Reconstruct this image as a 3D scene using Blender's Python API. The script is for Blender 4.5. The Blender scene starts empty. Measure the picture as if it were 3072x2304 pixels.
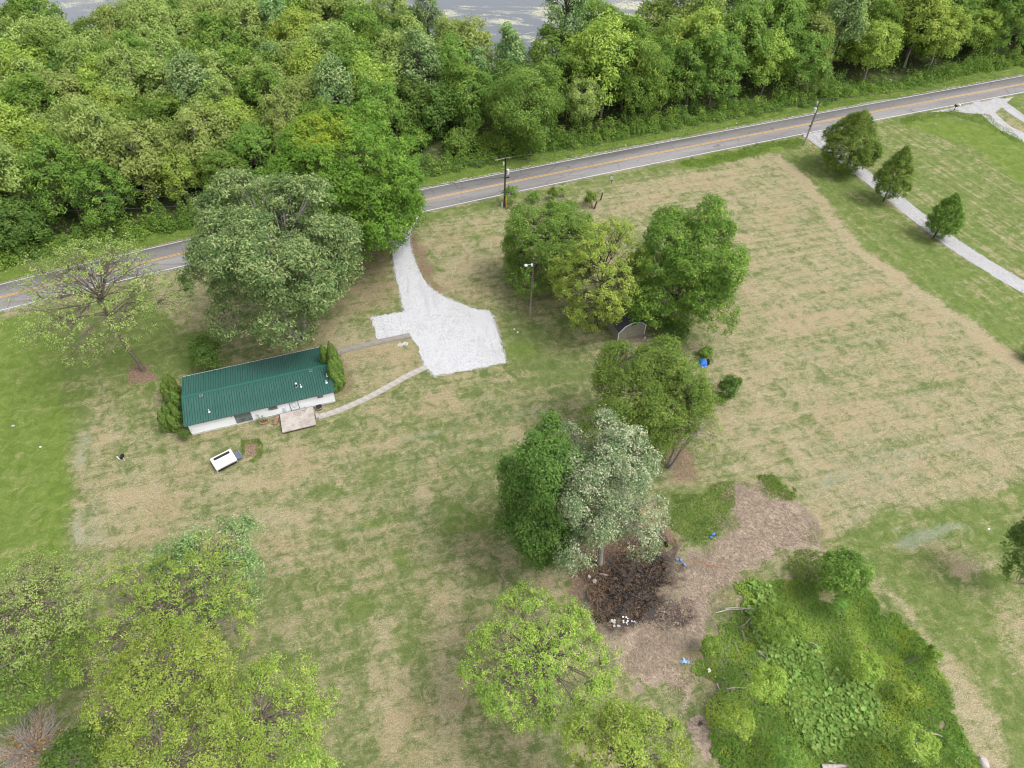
import bpy, math, random
import numpy as np

# ---------------------------------------------------------------- camera, world, sun, exposure
SC = bpy.context.scene
COL = SC.collection
CAM_H = 70.0
PITCH = math.radians(47.0)        # downward tilt
F_PX = 2133.0                     # focal length in photo pixels (3072 wide)
cam_d = bpy.data.cameras.new('camera')
cam_d.sensor_width = 36.0
cam_d.lens = 36.0 * F_PX / 3072.0
cam_d.clip_start = 0.5
cam_d.clip_end = 9000.0
cam = bpy.data.objects.new('camera', cam_d)
COL.objects.link(cam)
cam.location = (0, 0, CAM_H)
cam.rotation_euler = (math.radians(90) - PITCH, 0, 0)
SC.camera = cam

SUN_EL, SUN_AZ = math.radians(60), math.radians(112)   # azimuth clockwise from +Y
world = bpy.data.worlds.new("World")
SC.world = world
world.use_nodes = True
wn = world.node_tree.nodes; wl = world.node_tree.links
wn.clear()
sky = wn.new('ShaderNodeTexSky'); sky.sky_type = 'NISHITA'; sky.sun_disc = False
sky.sun_elevation = SUN_EL; sky.sun_rotation = SUN_AZ
sky.air_density = 1.0; sky.dust_density = 3.0; sky.ozone_density = 1.0
hs = wn.new('ShaderNodeHueSaturation'); hs.inputs['Saturation'].default_value = 0.18
bg = wn.new('ShaderNodeBackground'); bg.inputs['Strength'].default_value = 0.15
wo = wn.new('ShaderNodeOutputWorld')
wl.new(sky.outputs[0], hs.inputs['Color']); wl.new(hs.outputs[0], bg.inputs[0]); wl.new(bg.outputs[0], wo.inputs[0])

sun_d = bpy.data.lights.new('sun', 'SUN')
sun_d.energy = 1.1; sun_d.angle = math.radians(20); sun_d.color = (1.0, 0.97, 0.92)
sun = bpy.data.objects.new('sun', sun_d); COL.objects.link(sun)
sun.rotation_euler = (math.radians(90) - SUN_EL, 0, math.pi - SUN_AZ)
SC.view_settings.view_transform = 'Standard'
SC.view_settings.look = 'None'
SC.view_settings.gamma = 1.0
SC.view_settings.exposure = 1.12
SC.view_settings.use_curve_mapping = False
SC.cycles.use_denoising = True
SC.cycles.filter_width = 1.15
SC.cycles.max_bounces = 6
SC.cycles.diffuse_bounces = 3
SC.cycles.glossy_bounces = 2
SC.cycles.transmission_bounces = 4
SC.cycles.transparent_max_bounces = 4

R = math.radians
rnd = random.Random(7)
RNG = np.random.default_rng(11)

# ---------------------------------------------------------------- surveying: where a ray of the view meets the ground
CT, ST = math.cos(PITCH), math.sin(PITCH)
def G(x, y, z=0.0):
    """world point at height z seen at photo pixel x, y"""
    X = (x - 1536) / F_PX; Y = (1152 - y) / F_PX
    k = (CAM_H - z) / (ST - Y * CT)
    return np.array([X * k, (CT + Y * ST) * k, z])
def at_y(x, y, wy):
    """world point on the ray of pixel x, y at forward distance wy"""
    X = (x - 1536) / F_PX; Y = (1152 - y) / F_PX
    k = wy / (CT + Y * ST)
    return np.array([X * k, wy, CAM_H - k * (ST - Y * CT)])
def to_px(p):
    p = np.asarray(p, float)
    dx, dy, dz = p[..., 0], p[..., 1], p[..., 2] - CAM_H
    dep = dy * CT - dz * ST
    up = dy * ST + dz * CT
    return np.stack([1536 + F_PX * dx / dep, 1152 - F_PX * up / dep], -1)
def depth(p):
    return p[1] * CT - (p[2] - CAM_H) * ST
def mpp(p):
    return depth(p) / F_PX      # metres per photo pixel at p
def GL(pts, z=0.0):
    return np.array([G(x, y, z) for x, y in pts])

# ---------------------------------------------------------------- materials
class NT:
    def __init__(s, name):
        s.m = bpy.data.materials.new(name); s.m.use_nodes = True
        s.t = s.m.node_tree; s.t.nodes.clear()
        s.out = s.t.nodes.new('ShaderNodeOutputMaterial')
    def n(s, typ, **kw):
        nd = s.t.nodes.new(typ)
        for k, v in kw.items(): setattr(nd, k, v)
        return nd
    def put(s, sock, v):
        if isinstance(v, bpy.types.NodeSocket): s.t.links.new(v, sock)
        elif v is not None:
            if hasattr(sock.default_value, '__len__') and hasattr(v, '__len__') and len(v) == 3 and len(sock.default_value) == 4: v = (*v, 1)
            sock.default_value = v
    def noise(s, scale, vec=None, detail=3, rough=.55, dist=0.0):
        nd = s.n('ShaderNodeTexNoise'); s.put(nd.inputs['Vector'], vec)
        nd.inputs['Scale'].default_value = scale; nd.inputs['Detail'].default_value = detail
        nd.inputs['Roughness'].default_value = rough; nd.inputs['Distortion'].default_value = dist
        return nd.outputs['Fac']
    def math(s, op, a, b=None, c=None, clamp=False):
        nd = s.n('ShaderNodeMath', operation=op, use_clamp=clamp)
        s.put(nd.inputs[0], a); s.put(nd.inputs[1], b)
        if c is not None: s.put(nd.inputs[2], c)
        return nd.outputs[0]
    def step(s, v, lo, hi):
        nd = s.n('ShaderNodeMapRange', interpolation_type='SMOOTHSTEP')
        s.put(nd.inputs[0], v); nd.inputs[1].default_value = lo; nd.inputs[2].default_value = hi
        return nd.outputs[0]
    def mix(s, f, a, b, mode='MIX'):
        nd = s.n('ShaderNodeMix', data_type='RGBA', blend_type=mode)
        s.put(nd.inputs[0], f); s.put(nd.inputs[6], a); s.put(nd.inputs[7], b)
        return nd.outputs[2]
    def pos(s): return s.n('ShaderNodeNewGeometry').outputs['Position']
    def mapv(s, vec, rot=0.0, scale=(1, 1, 1)):
        nd = s.n('ShaderNodeMapping', vector_type='POINT')
        s.put(nd.inputs[0], vec)
        nd2 = s.n('ShaderNodeVectorRotate', rotation_type='Z_AXIS')
        s.put(nd2.inputs['Vector'], vec); nd2.inputs['Angle'].default_value = rot
        s.t.links.new(nd2.outputs[0], nd.inputs[0]); nd.inputs['Scale'].default_value = scale
        return nd.outputs[0]
    def attr(s, name):
        nd = s.n('ShaderNodeAttribute', attribute_name=name)
        sp = s.n('ShaderNodeSeparateColor'); s.t.links.new(nd.outputs['Color'], sp.inputs[0])
        return sp.outputs[0], sp.outputs[1], sp.outputs[2], nd.outputs['Alpha'], nd.outputs['Color']
    def bump(s, h, strength=.5, dist=.05):
        nd = s.n('ShaderNodeBump'); nd.inputs['Strength'].default_value = strength; nd.inputs['Distance'].default_value = dist
        s.put(nd.inputs['Height'], h); return nd.outputs[0]
    def bsdf(s, col, rough=.8, spec=.3, metal=0.0, normal=None, **kw):
        nd = s.n('ShaderNodeBsdfPrincipled')
        s.put(nd.inputs['Base Color'], col); s.put(nd.inputs['Roughness'], rough)
        s.put(nd.inputs['Specular IOR Level'], spec); s.put(nd.inputs['Metallic'], metal)
        if normal is not None: s.put(nd.inputs['Normal'], normal)
        return nd.outputs[0]
    def done(s, sh): s.t.links.new(sh, s.out.inputs[0]); return s.m

def simple(name, col, rough=.7, spec=.3, metal=0.0, var=.15, vscale=3.0, bump=0.0, bscale=20.0, dirt=None, dscale=1.2, dthr=(.5, .75)):
    col = tuple(v * .86 for v in col); dirt = None if dirt is None else tuple(v * .86 for v in dirt)
    t = NT(name); p = t.n('ShaderNodeTexCoord').outputs['Object']
    n = t.noise(vscale, p, 4)
    dark = tuple(c * (1 - var) for c in col); light = tuple(min(1, c * (1 + var)) for c in col)
    c = t.mix(t.step(n, .3, .7), dark, light)
    if dirt is not None:
        c = t.mix(t.step(t.noise(dscale, p, 6, .65), *dthr), c, dirt)
    nm = t.bump(t.noise(bscale, p, 3), bump, .02) if bump else None
    return t.done(t.bsdf(c, rough, spec, metal, nm))

M = {}
M['bark'] = simple('bark', (.17, .14, .115), .9, .1, var=.35, vscale=6, bump=.5, bscale=25)
M['bark_grey'] = simple('bark_grey', (.27, .25, .23), .9, .1, var=.3, vscale=5, bump=.4, bscale=25)
M['bark_dark'] = simple('bark_dark', (.08, .065, .055), .9, .1, var=.3, vscale=6, bump=.5)
M['deadwood'] = simple('deadwood', (.36, .32, .29), .9, .1, var=.3, vscale=3)
M['pole_wood'] = simple('pole_wood', (.26, .22, .19), .85, .15, var=.25, vscale=4, bump=.3)
M['pole_dark'] = simple('pole_dark', (.07, .055, .045), .85, .15, var=.25, vscale=4, bump=.3)
M['white_paint'] = simple('white_paint', (.84, .85, .88), .5, .4, var=.02, vscale=.8, dirt=(.6, .58, .55), dscale=1.6, dthr=(.62, .85))
M['white_trim'] = simple('white_trim', (.75, .76, .78), .5, .4, var=.04)
M['skirt_dirty'] = simple('skirt_dirty', (.62, .60, .56), .7, .2, var=.12, vscale=2, dirt=(.33, .28, .22), dscale=1.2)
M['galv'] = simple('galvanised', (.45, .46, .48), .4, .5, .6, var=.1)
M['light_grey'] = simple('light_grey', (.55, .57, .6), .5, .4, var=.08)
M['dark_grey'] = simple('dark_grey', (.1, .105, .12), .5, .4, var=.15)
M['black'] = simple('black', (.02, .02, .022), .6, .3, var=.2)
M['roof_trim'] = simple('roof_trim', (.016, .105, .078), .45, .4, var=.06)
M['roof_rib_shade'] = simple('roof_rib_shade', (.003, .026, .020), .6, .3, var=.1)  # darker green that paints in the shade along the roof ribs
M['shingle'] = simple('shingle', (.07, .07, .085), .9, .2, var=.25, vscale=9, bump=.3)
M['shed_wall'] = simple('shed_wall', (.23, .22, .17), .8, .2, var=.15, vscale=3)
M['yellow'] = simple('yellow', (.75, .5, .03), .5, .4, var=.06)
M['tarp'] = simple('tarp', (.02, .16, .55), .35, .5, var=.2, vscale=2.5, bump=.3, bscale=4)
M['blue_bag'] = simple('blue_bag', (.1, .22, .6), .4, .5, var=.3, vscale=8)
M['pale_blue'] = simple('pale_blue', (.3, .45, .65), .4, .5, var=.3, vscale=8)
M['litter_white'] = simple('litter_white', (.75, .74, .72), .5, .4, var=.08)
M['brick'] = simple('brick', (.30, .19, .13), .85, .2, var=.3, vscale=4, bump=.3)
M['soil'] = simple('soil', (.13, .085, .055), .95, .1, var=.35, vscale=6, bump=.6)
M['rubber'] = simple('rubber', (.03, .028, .025), .8, .2, var=.3)
M['cream'] = simple('cream', (.80, .77, .69), .35, .5, var=.03, vscale=1)
M['hatch'] = simple('hatch', (.11, .13, .18), .3, .5, var=.08)
M['copper'] = simple('orange_cord', (.55, .13, .05), .6, .3)
M['char'] = simple('char', (.018, .016, .015), .95, .1, var=.4, vscale=8)
M['flower'] = simple('flower', (.8, .8, .78), .6, .3)
M['pipe_white'] = simple('pipe_white', (.75, .76, .77), .45, .4, var=.03)
M['wire'] = simple('wire', (.05, .05, .05), .6, .3)

def glass_mat(name, col):
    t = NT(name); p = t.n('ShaderNodeTexCoord').outputs['Object']
    c = t.mix(t.step(t.noise(1.5, p, 2), .35, .65), col, tuple(v * 1.7 for v in col))
    return t.done(t.bsdf(c, .12, .6))
M['glass'] = glass_mat('window_glass', (.08, .10, .10))
M['glass_door'] = glass_mat('door_glass', (.36, .43, .45))

def concrete(name, col, stain):
    t = NT(name); p = t.n('ShaderNodeTexCoord').outputs['Object']
    a = t.step(t.noise(1.1, p, 6, .65), .35, .7); b = t.noise(9, p, 4); e = t.noise(60, p, 2)
    c = t.mix(a, col, stain); c = t.mix(t.math('MULTIPLY', t.step(b, .45, .75), .5), c, tuple(min(1, v * 1.35) for v in col))
    c = t.mix(t.math('MULTIPLY', t.step(e, .5, .8), .35), c, tuple(v * .5 for v in col))
    return t.done(t.bsdf(c, .85, .2, 0, t.bump(e, .3, .01)))
M['concrete'] = concrete('concrete', (.40, .36, .33), (.24, .21, .185))
M['slab'] = concrete('slab', (.36, .34, .31), (.25, .22, .2))
M['slab_dark'] = concrete('slab_dark', (.24, .22, .2), (.16, .145, .13))

def roof_mat():
    t = NT('roof_metal'); p = t.n('ShaderNodeTexCoord').outputs['Object']
    n = t.noise(.5, p, 3); st = t.noise(1.0, t.mapv(p, 0, (6, .25, 1)), 4)
    oi = t.n('ShaderNodeObjectInfo').outputs['Random']
    c = t.mix(t.step(n, .3, .7), (.022, .080, .062), (.030, .100, .079))
    c = t.mix(t.math('MULTIPLY', t.step(st, .5, .75), .25), c, (.06, .14, .115))
    c = t.mix(t.math('MULTIPLY', oi, .16), c, (.008, .055, .045))
    return t.done(t.bsdf(c, t.math('ADD', .42, t.math('MULTIPLY', n, .2)), .4, .0))
M['roof'] = roof_mat()

def leaf_mat(name, dark, light, tip, trans=.42, rough=.6, hue=.5, tipshare=(.55, .95)):
    dark, light, tip = [(min(.8, c_[0] * 1.88 + .012), min(.8, c_[1] * 1.58 + .008), c_[2] * 1.6 + .008) for c_ in (dark, light, tip)]
    t = NT(name)
    r, g, b, a, col = t.attr('tint')       # r: twig-cluster random, g: leaf random, b: special colour
    oi = t.n('ShaderNodeObjectInfo').outputs['Random']
    c = t.mix(r, dark, light)
    c = t.mix(t.math('MULTIPLY', t.step(t.math('MULTIPLY_ADD', r, .55, t.math('MULTIPLY', g, .45)), *tipshare), .8), c, tip)
    sp = t.mix(g, (.30, .38, .030), (.42, .48, .05))
    c = t.mix(b, c, sp)
    h = t.n('ShaderNodeHueSaturation'); t.put(h.inputs['Color'], c)
    t.put(h.inputs['Hue'], t.math('ADD', hue - .012, t.math('MULTIPLY', oi, .024)))
    t.put(h.inputs['Value'], t.math('ADD', .88, t.math('MULTIPLY', oi, .26)))
    c = h.outputs[0]
    d = t.bsdf(c, rough, .25)
    tr = t.n('ShaderNodeBsdfTranslucent'); t.put(tr.inputs[0], t.mix(.4, c, (.20, .31, .05), 'MIX'))
    mx = t.n('ShaderNodeMixShader'); mx.inputs[0].default_value = trans
    t.t.links.new(d, mx.inputs[1]); t.t.links.new(tr.outputs[0], mx.inputs[2])
    return t.done(mx.outputs[0])
LM = {
 'maple':   leaf_mat('leaf_maple', (.042, .105, .013), (.100, .190, .024), (.20, .29, .05)),
 'bright':  leaf_mat('leaf_bright', (.050, .140, .012), (.095, .210, .022), (.18, .31, .05)),
 'darkgreen': leaf_mat('leaf_darkgreen', (.034, .092, .014), (.068, .150, .024), (.13, .23, .05)),
 'mid':     leaf_mat('leaf_mid', (.055, .132, .018), (.108, .205, .032), (.20, .30, .06)),
 'yellow':  leaf_mat('leaf_yellow', (.114, .215, .030), (.200, .308, .052), (.32, .42, .095)),
 'locust':  leaf_mat('leaf_locust', (.115, .200, .044), (.185, .278, .072), (.27, .35, .12)),
 'silver':  leaf_mat('leaf_silver', (.044, .116, .034), (.110, .212, .062), (.265, .375, .165), tipshare=(.35, .85)),
 'white':   leaf_mat('leaf_white', (.045, .10, .035), (.115, .165, .075), (.28, .33, .22), .2, tipshare=(.40, .85)),
 'arbor':   leaf_mat('leaf_arborvitae', (.030, .075, .008), (.058, .112, .012), (.10, .16, .02), .15),
 'weed':    leaf_mat('leaf_weed', (.070, .165, .020), (.130, .250, .038), (.21, .34, .06)),
 'burdock': leaf_mat('leaf_burdock', (.075, .175, .030), (.125, .245, .048), (.17, .30, .07)),
 'grassy':  leaf_mat('leaf_grass', (.075, .135, .025), (.125, .190, .040), (.24, .26, .09)),
 'grassy2': leaf_mat('leaf_tall_grass', (.060, .130, .018), (.105, .185, .030), (.17, .24, .05)),
 'dry':     leaf_mat('leaf_dry', (.16, .10, .04), (.26, .18, .08), (.34, .26, .12), .15),
}

# ---------------------------------------------------------------- mesh helpers
def mesh_np(name, verts, quads=None, tris=None, mats=(), mat_idx=None, smooth=False, tint=None):
    me = bpy.data.meshes.new(name)
    verts = np.asarray(verts, np.float32)
    me.vertices.add(len(verts)); me.vertices.foreach_set('co', verts.ravel())
    nq = 0 if quads is None else len(quads); nt = 0 if tris is None else len(tris)
    li = []
    if nq: li.append(np.asarray(quads, np.int32).ravel())
    if nt: li.append(np.asarray(tris, np.int32).ravel())
    li = np.concatenate(li)
    me.loops.add(len(li)); me.loops.foreach_set('vertex_index', li)
    st = np.concatenate([np.arange(nq) * 4, nq * 4 + np.arange(nt) * 3]).astype(np.int32)
    me.polygons.add(nq + nt); me.polygons.foreach_set('loop_start', st)
    if mat_idx is not None: me.polygons.foreach_set('material_index', np.asarray(mat_idx, np.int32))
    if smooth: me.polygons.foreach_set('use_smooth', np.ones(nq + nt, bool))
    if tint is not None:
        at = me.attributes.new('tint', 'FLOAT_COLOR', 'POINT')
        t4 = np.ones((len(verts), 4), np.float32); t4[:, :3] = tint
        at.data.foreach_set('color', t4.ravel())
    for m in mats: me.materials.append(m)
    me.update(calc_edges=True)
    return me

def link(name, me, parent=None, loc=None, kind=None):
    o = bpy.data.objects.new(name, me); COL.objects.link(o)
    if loc is not None: o.location = tuple(float(v) for v in loc)
    if parent is not None: o.parent = parent
    if kind: o['kind'] = kind
    return o
def thing(name, label, cat, loc=(0, 0, 0), rz=0.0, group=None):
    o = bpy.data.objects.new(name, None); COL.objects.link(o)
    o.empty_display_size = .5
    o.location = tuple(float(v) for v in loc); o.rotation_euler = (0, 0, rz)
    o['label'] = label; o['category'] = cat
    if group: o['group'] = group
    return o
def tag(o, label, cat, group=None):
    o['label'] = label; o['category'] = cat
    if group: o['group'] = group
    return o

class MB:
    """collects simple solids into one mesh"""
    def __init__(s): s.v = []; s.f = []; s.mi = []; s.m = 0
    def add(s, vs, fs):
        b = len(s.v); s.v += [tuple(map(float, p)) for p in vs]
        s.f += [tuple(b + i for i in f) for f in fs]; s.mi += [s.m] * len(fs); return s
    def box(s, c, d, rz=0.0, taper=1.0, tilt=None):
        cx, cy, cz = c; x, y, z = (k / 2 for k in d); vs = []
        ca, sa = math.cos(rz), math.sin(rz)
        for k, (sx, sy, sz) in enumerate([(-1,-1,-1),(1,-1,-1),(1,1,-1),(-1,1,-1),(-1,-1,1),(1,-1,1),(1,1,1),(-1,1,1)]):
            q = taper if sz > 0 else 1
            px, py, pz = sx * x * q, sy * y * q, sz * z
            if tilt: px, pz = px * math.cos(tilt) + pz * math.sin(tilt), -px * math.sin(tilt) + pz * math.cos(tilt)
            vs.append((cx + px * ca - py * sa, cy + px * sa + py * ca, cz + pz))
        return s.add(vs, [(0,3,2,1),(4,5,6,7),(0,1,5,4),(1,2,6,5),(2,3,7,6),(3,0,4,7)])
    def prism(s, poly, z0, z1):
        n = len(poly)
        vs = [(p[0], p[1], z0) for p in poly] + [(p[0], p[1], z1) for p in poly]
        return s.add(vs, [tuple(range(n))[::-1], tuple(range(n, 2 * n))] + [(i, (i + 1) % n, n + (i + 1) % n, n + i) for i in range(n)])
    def tube(s, pts, rs, n=6, cap=True):
        pts = [np.array(p, float) for p in pts]
        if not hasattr(rs, '__len__'): rs = [rs] * len(pts)
        b = len(s.v); rings = []
        for i, p in enumerate(pts):
            d = pts[min(i + 1, len(pts) - 1)] - pts[max(i - 1, 0)]; d /= (np.linalg.norm(d) + 1e-9)
            u = np.cross(d, (0, 0, 1) if abs(d[2]) < .9 else (1, 0, 0)); u /= np.linalg.norm(u); w = np.cross(d, u)
            rings.append([tuple(p + rs[i] * (math.cos(2*math.pi*k/n) * u + math.sin(2*math.pi*k/n) * w)) for k in range(n)])
        vs = [q for r in rings for q in r]
        fs = [(i*n+k, i*n+(k+1) % n, (i+1)*n+(k+1) % n, (i+1)*n+k) for i in range(len(pts)-1) for k in range(n)]
        if cap: fs += [tuple(range(n)), tuple(range((len(pts)-1)*n, len(pts)*n))[::-1]]
        return s.add(vs, fs)
    def build(s, name, mats, parent=None, loc=None, smooth=False, rz=None, kind=None):
        me = bpy.data.meshes.new(name); me.from_pydata(s.v, [], s.f)
        if not isinstance(mats, (list, tuple)): mats = [mats]
        for m in mats: me.materials.append(m)
        me.polygons.foreach_set('material_index', np.array(s.mi, np.int32))
        if smooth: me.polygons.foreach_set('use_smooth', np.ones(len(s.f), bool))
        me.update()
        o = link(name, me, parent, loc, kind)
        if rz is not None: o.rotation_euler = (0, 0, rz)
        return o

def inside(poly, X, Y):
    """signed distance to polygon, positive inside"""
    poly = np.asarray(poly)[:, :2]; n = len(poly)
    d = np.full(X.shape, 1e9); ins = np.zeros(X.shape, bool)
    for i in range(n):
        a, b = poly[i], poly[(i + 1) % n]; e = b - a
        wx, wy = X - a[0], Y - a[1]
        t = np.clip((wx * e[0] + wy * e[1]) / (e @ e + 1e-12), 0, 1)
        d = np.minimum(d, (wx - e[0] * t) ** 2 + (wy - e[1] * t) ** 2)
        c = (a[1] > Y) != (b[1] > Y)
        with np.errstate(divide='ignore', invalid='ignore'):
            xc = a[0] + (Y - a[1]) * e[0] / (e[1] if e[1] != 0 else 1e-12)
        ins ^= c & (X < xc)
    d = np.sqrt(d)
    return np.where(ins, d, -d)
def sm(x, a, b):
    t = np.clip((x - a) / (b - a), 0, 1); return t * t * (3 - 2 * t)

_cn = {}
def vnoise(X, Y, s, seed=0):
    """cheap smooth value noise, 0..1"""
    if seed not in _cn: _cn[seed] = np.random.default_rng(900 + seed).random((256, 256))
    T = _cn[seed]; x, y = X / s, Y / s
    xi, yi = np.floor(x).astype(int), np.floor(y).astype(int); fx, fy = x - xi, y - yi
    fx, fy = fx*fx*(3-2*fx), fy*fy*(3-2*fy)
    g = lambda a, b: T[a % 256, b % 256]
    return (g(xi, yi)*(1-fx)+g(xi+1, yi)*fx)*(1-fy) + (g(xi, yi+1)*(1-fx)+g(xi+1, yi+1)*fx)*fy

# ---------------------------------------------------------------- road geometry (needed by the ground)
ex = np.array([0, 416, 588, 1258, 2048, 2700, 3072.]); ey = np.array([853.6, 755, 715, 569.4, 416.7, 297, 227.])
lx = np.array([0, 416, 544, 1258, 2048, 2700, 3072.]); ly = np.array([931.4, 831, 799.5, 637, 473, 347.7, 276.])
Pt, Pb = np.polyfit(ex, ey, 3), np.polyfit(lx, ly, 3)
us = np.linspace(0, 3072, 60)
E_far = np.array([G(x, np.polyval(Pt, x)) for x in us]); E_near = np.array([G(x, np.polyval(Pb, x)) for x in us])
_mid = (E_far + E_near) / 2
_w = np.mean([np.linalg.norm((a - b)[:2] - 0) for a, b in zip(E_far, E_near)])
def extend(L, d0, d1):
    a = L[0] - (L[3] - L[0]) / np.linalg.norm(L[3] - L[0]) * d0
    b = L[-1] + (L[-1] - L[-4]) / np.linalg.norm(L[-1] - L[-4]) * d1
    return np.vstack([a, L, b])
def side(L, off):
    """polyline shifted sideways in plan (positive = to the left of travel, away from the camera)"""
    d = np.gradient(L[:, :2], axis=0); d /= np.linalg.norm(d, axis=1)[:, None]
    o = L.copy(); o[:, 0] += -d[:, 1] * off; o[:, 1] += d[:, 0] * off; return o
E_far = extend(E_far, 400, 500); E_near = extend(E_near, 400, 500)
E_near[0] = side(E_far, -6.6)[0]; E_near[-1] = side(E_far, -7.0)[-1]

# ---------------------------------------------------------------- ground
def fine(a, b, st, far):
    m = np.arange(a, b + st / 2, st)
    g = st * 1.35 ** np.arange(1, 60); g = np.cumsum(g); g = g[g < far]
    return np.concatenate([a - g[::-1], m, b + g])
gx = fine(-125, 145, .5, 4500); gy = fine(8, 190, .5, 4500)
X, Y = np.meshgrid(gx, gy); NX, NY = len(gx), len(gy)
V = {k: np.zeros(X.shape) for k in ('straw', 'lush', 'dirt', 'burn', 'duff', 'silver', 'rows', 'forest')}
V['straw'][:] = .44; V['lush'][:] = .40
WX = X + 1.6 * (vnoise(X, Y, 3.1, 1) - .5) + .8 * (vnoise(X, Y, 1.2, 2) - .5)
WY = Y + 1.6 * (vnoise(X, Y, 3.3, 3) - .5) + .8 * (vnoise(X, Y, 1.1, 4) - .5)
def zone(poly_px, feather=1.0, wob=1.0, **vals):
    P = GL(poly_px)
    d = inside(P, X + (WX - X) * wob, Y + (WY - Y) * wob); w = sm(d, -feather, feather)
    for k, v in vals.items(): V[k] = V[k] * (1 - w) + v * w
    return w
def blob(x, y, rx, ry, **vals):
    c = G(x, y); m = mpp(c); a = rx * m; b = abs(G(x, y - ry)[1] - G(x, y + ry)[1]) / 2
    q = ((WX - c[0]) / a) ** 2 + ((WY - c[1]) / b) ** 2
    w = 1 - sm(np.sqrt(q), .55, 1.15)
    for k, v in vals.items(): V[k] = V[k] + v * w
# main yard
zone([(0, 960), (110, 935), (300, 880), (520, 830), (560, 860), (700, 1000), (540, 1120), (420, 1220), (300, 1150), (240, 1250), (230, 1600), (180, 1700), (-200, 1900), (-500, 1200)], 2, straw=.16, lush=.60)
zone([(-500, 1000), (0, 960), (100, 940), (190, 1010), (180, 1180), (195, 1400), (178, 1660), (120, 1750), (-500, 2000)], .8, .5, straw=.02, lush=.80)
zone([(160, 1180), (192, 1180), (190, 1660), (140, 1670)], 1.2, straw=-.05, lush=.88)
zone([(235, 1290), (290, 1270), (330, 1640), (230, 1650)], 1.0, straw=.62, lush=.3, silver=.75)
zone([(420, 840), (560, 800), (640, 850), (700, 960), (580, 990), (470, 930)], 1.5, straw=.62)
zone([(930, 1010), (1250, 960), (1250, 1110), (1060, 1180), (1010, 1050)], 1, straw=.62, duff=.10)
zone([(240, 1370), (620, 1350), (900, 1330), (1200, 1240), (1100, 1480), (900, 1700), (640, 1720), (300, 1600)], 3, straw=.58, lush=.35, silver=.30)
zone([(1100, 1320), (1500, 1150), (1800, 1180), (1720, 1380), (1520, 1500), (1500, 1750), (1250, 1650), (1000, 1750), (940, 1550)], 4, straw=.38, lush=.38, silver=.35)
zone([(1480, 930), (1700, 1000), (1780, 1100), (1740, 1180), (1560, 1140), (1520, 1060)], 1.5, straw=.16, lush=.45)
zone([(1270, 690), (1500, 640), (1800, 580), (1700, 620), (1540, 760), (1500, 920), (1330, 850)], 2, straw=.58, lush=.4)
zone([(760, 1750), (1300, 1650), (1500, 1900), (1450, 2400), (1000, 2400), (860, 2050)], 4, straw=.38, lush=.4, silver=.25)
zone([(1290, 1790), (1370, 1770), (1400, 2000), (1420, 2304), (1380, 2500), (1260, 2300), (1300, 2000)], 1.5, straw=.70)
zone([(1110, 1850), (1180, 1860), (1230, 2304), (1160, 2400)], 1.2, straw=.70)
zone([(-200, 1700), (200, 1700), (300, 1850), (260, 2400), (-400, 2600)], 3, straw=.20, lush=.5)
zone([(560, 1850), (800, 1780), (830, 1980), (960, 2200), (700, 2500), (300, 2500), (300, 2000)], 3, straw=.32, lush=.45, duff=.18)
for args in [(400,1490,120,30,.30,0),(560,1240,70,20,-.1,.1),(1330,1190,70,22,.3,0),(1130,1230,60,20,.25,0),(1480,1340,60,18,.25,0),
             (1170,1330,80,16,.3,0),(1120,1560,60,18,-.3,.2),(1400,1560,100,40,-.3,.25),(1190,1680,40,30,-.3,.2),(1270,1500,30,80,.3,0),
             (1560,1310,80,30,.25,0),(1620,1600,70,60,.2,0),(830,1560,100,40,.2,0),(700,1450,110,30,.2,0),(980,1480,70,25,-.25,.1),
             (1080,1840,60,70,-.3,.15),(1200,1940,50,60,-.2,.1),(1450,700,60,15,-.25,.2),(1400,800,80,20,.25,0),(1560,1050,45,25,-.3,.2),
             (1350,1130,30,8,.2,.1),(1020,1030,60,20,.2,0),(330,1310,30,22,.3,0),(620,1090,70,30,-.35,.2),(1100,940,50,8,-.3,.3),(1180,950,40,9,-.5,.5)]:
    blob(*args[:4], straw=args[4], lush=args[5])
# verge and strips along the near road edge
zone([(1260, 645), (1700, 555), (2050, 480), (2400, 410), (2400, 430), (2050, 500), (1700, 575), (1260, 670)], .5, .5, straw=.2, lush=.55)
zone([(2040, 480), (2390, 408), (2440, 436), (2330, 450), (2200, 485), (2060, 515)], .8, straw=-.05, lush=.9)
# hay field
FIELD = [(1700, 610), (1850, 570), (2060, 515), (2200, 488), (2330, 462), (2380, 500), (2480, 600), (2580, 745), (2740, 850), (2900, 960), (3072, 1090), (3500, 1250), (3500, 1400), (3072, 1425), (2900, 1480), (2750, 1520), (2600, 1560), (2500, 1600), (2380, 1520), (2260, 1440), (2120, 1400), (2020, 1300), (2150, 1180), (2060, 1040), (2160, 980), (2230, 800), (2100, 620), (1900, 620), (1840, 700), (1740, 680)]
zone(FIELD, 1.2, .8, straw=.60, lush=.35, silver=.32)
zone([(2060, 520), (2330, 465), (2440, 560), (2200, 640), (2120, 620)], 3, straw=.62, silver=.3)
zone([(2440, 1330), (2700, 1300), (2750, 1480), (2560, 1560), (2400, 1480)], 4, straw=.60, silver=.5)
zone([(2330, 462), (2380, 500), (2480, 600), (2580, 745), (2740, 850), (2900, 960), (3072, 1090), (3072, 1130), (2850, 960), (2700, 860), (2540, 750), (2440, 600), (2360, 520)], .6, straw=.92)
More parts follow.
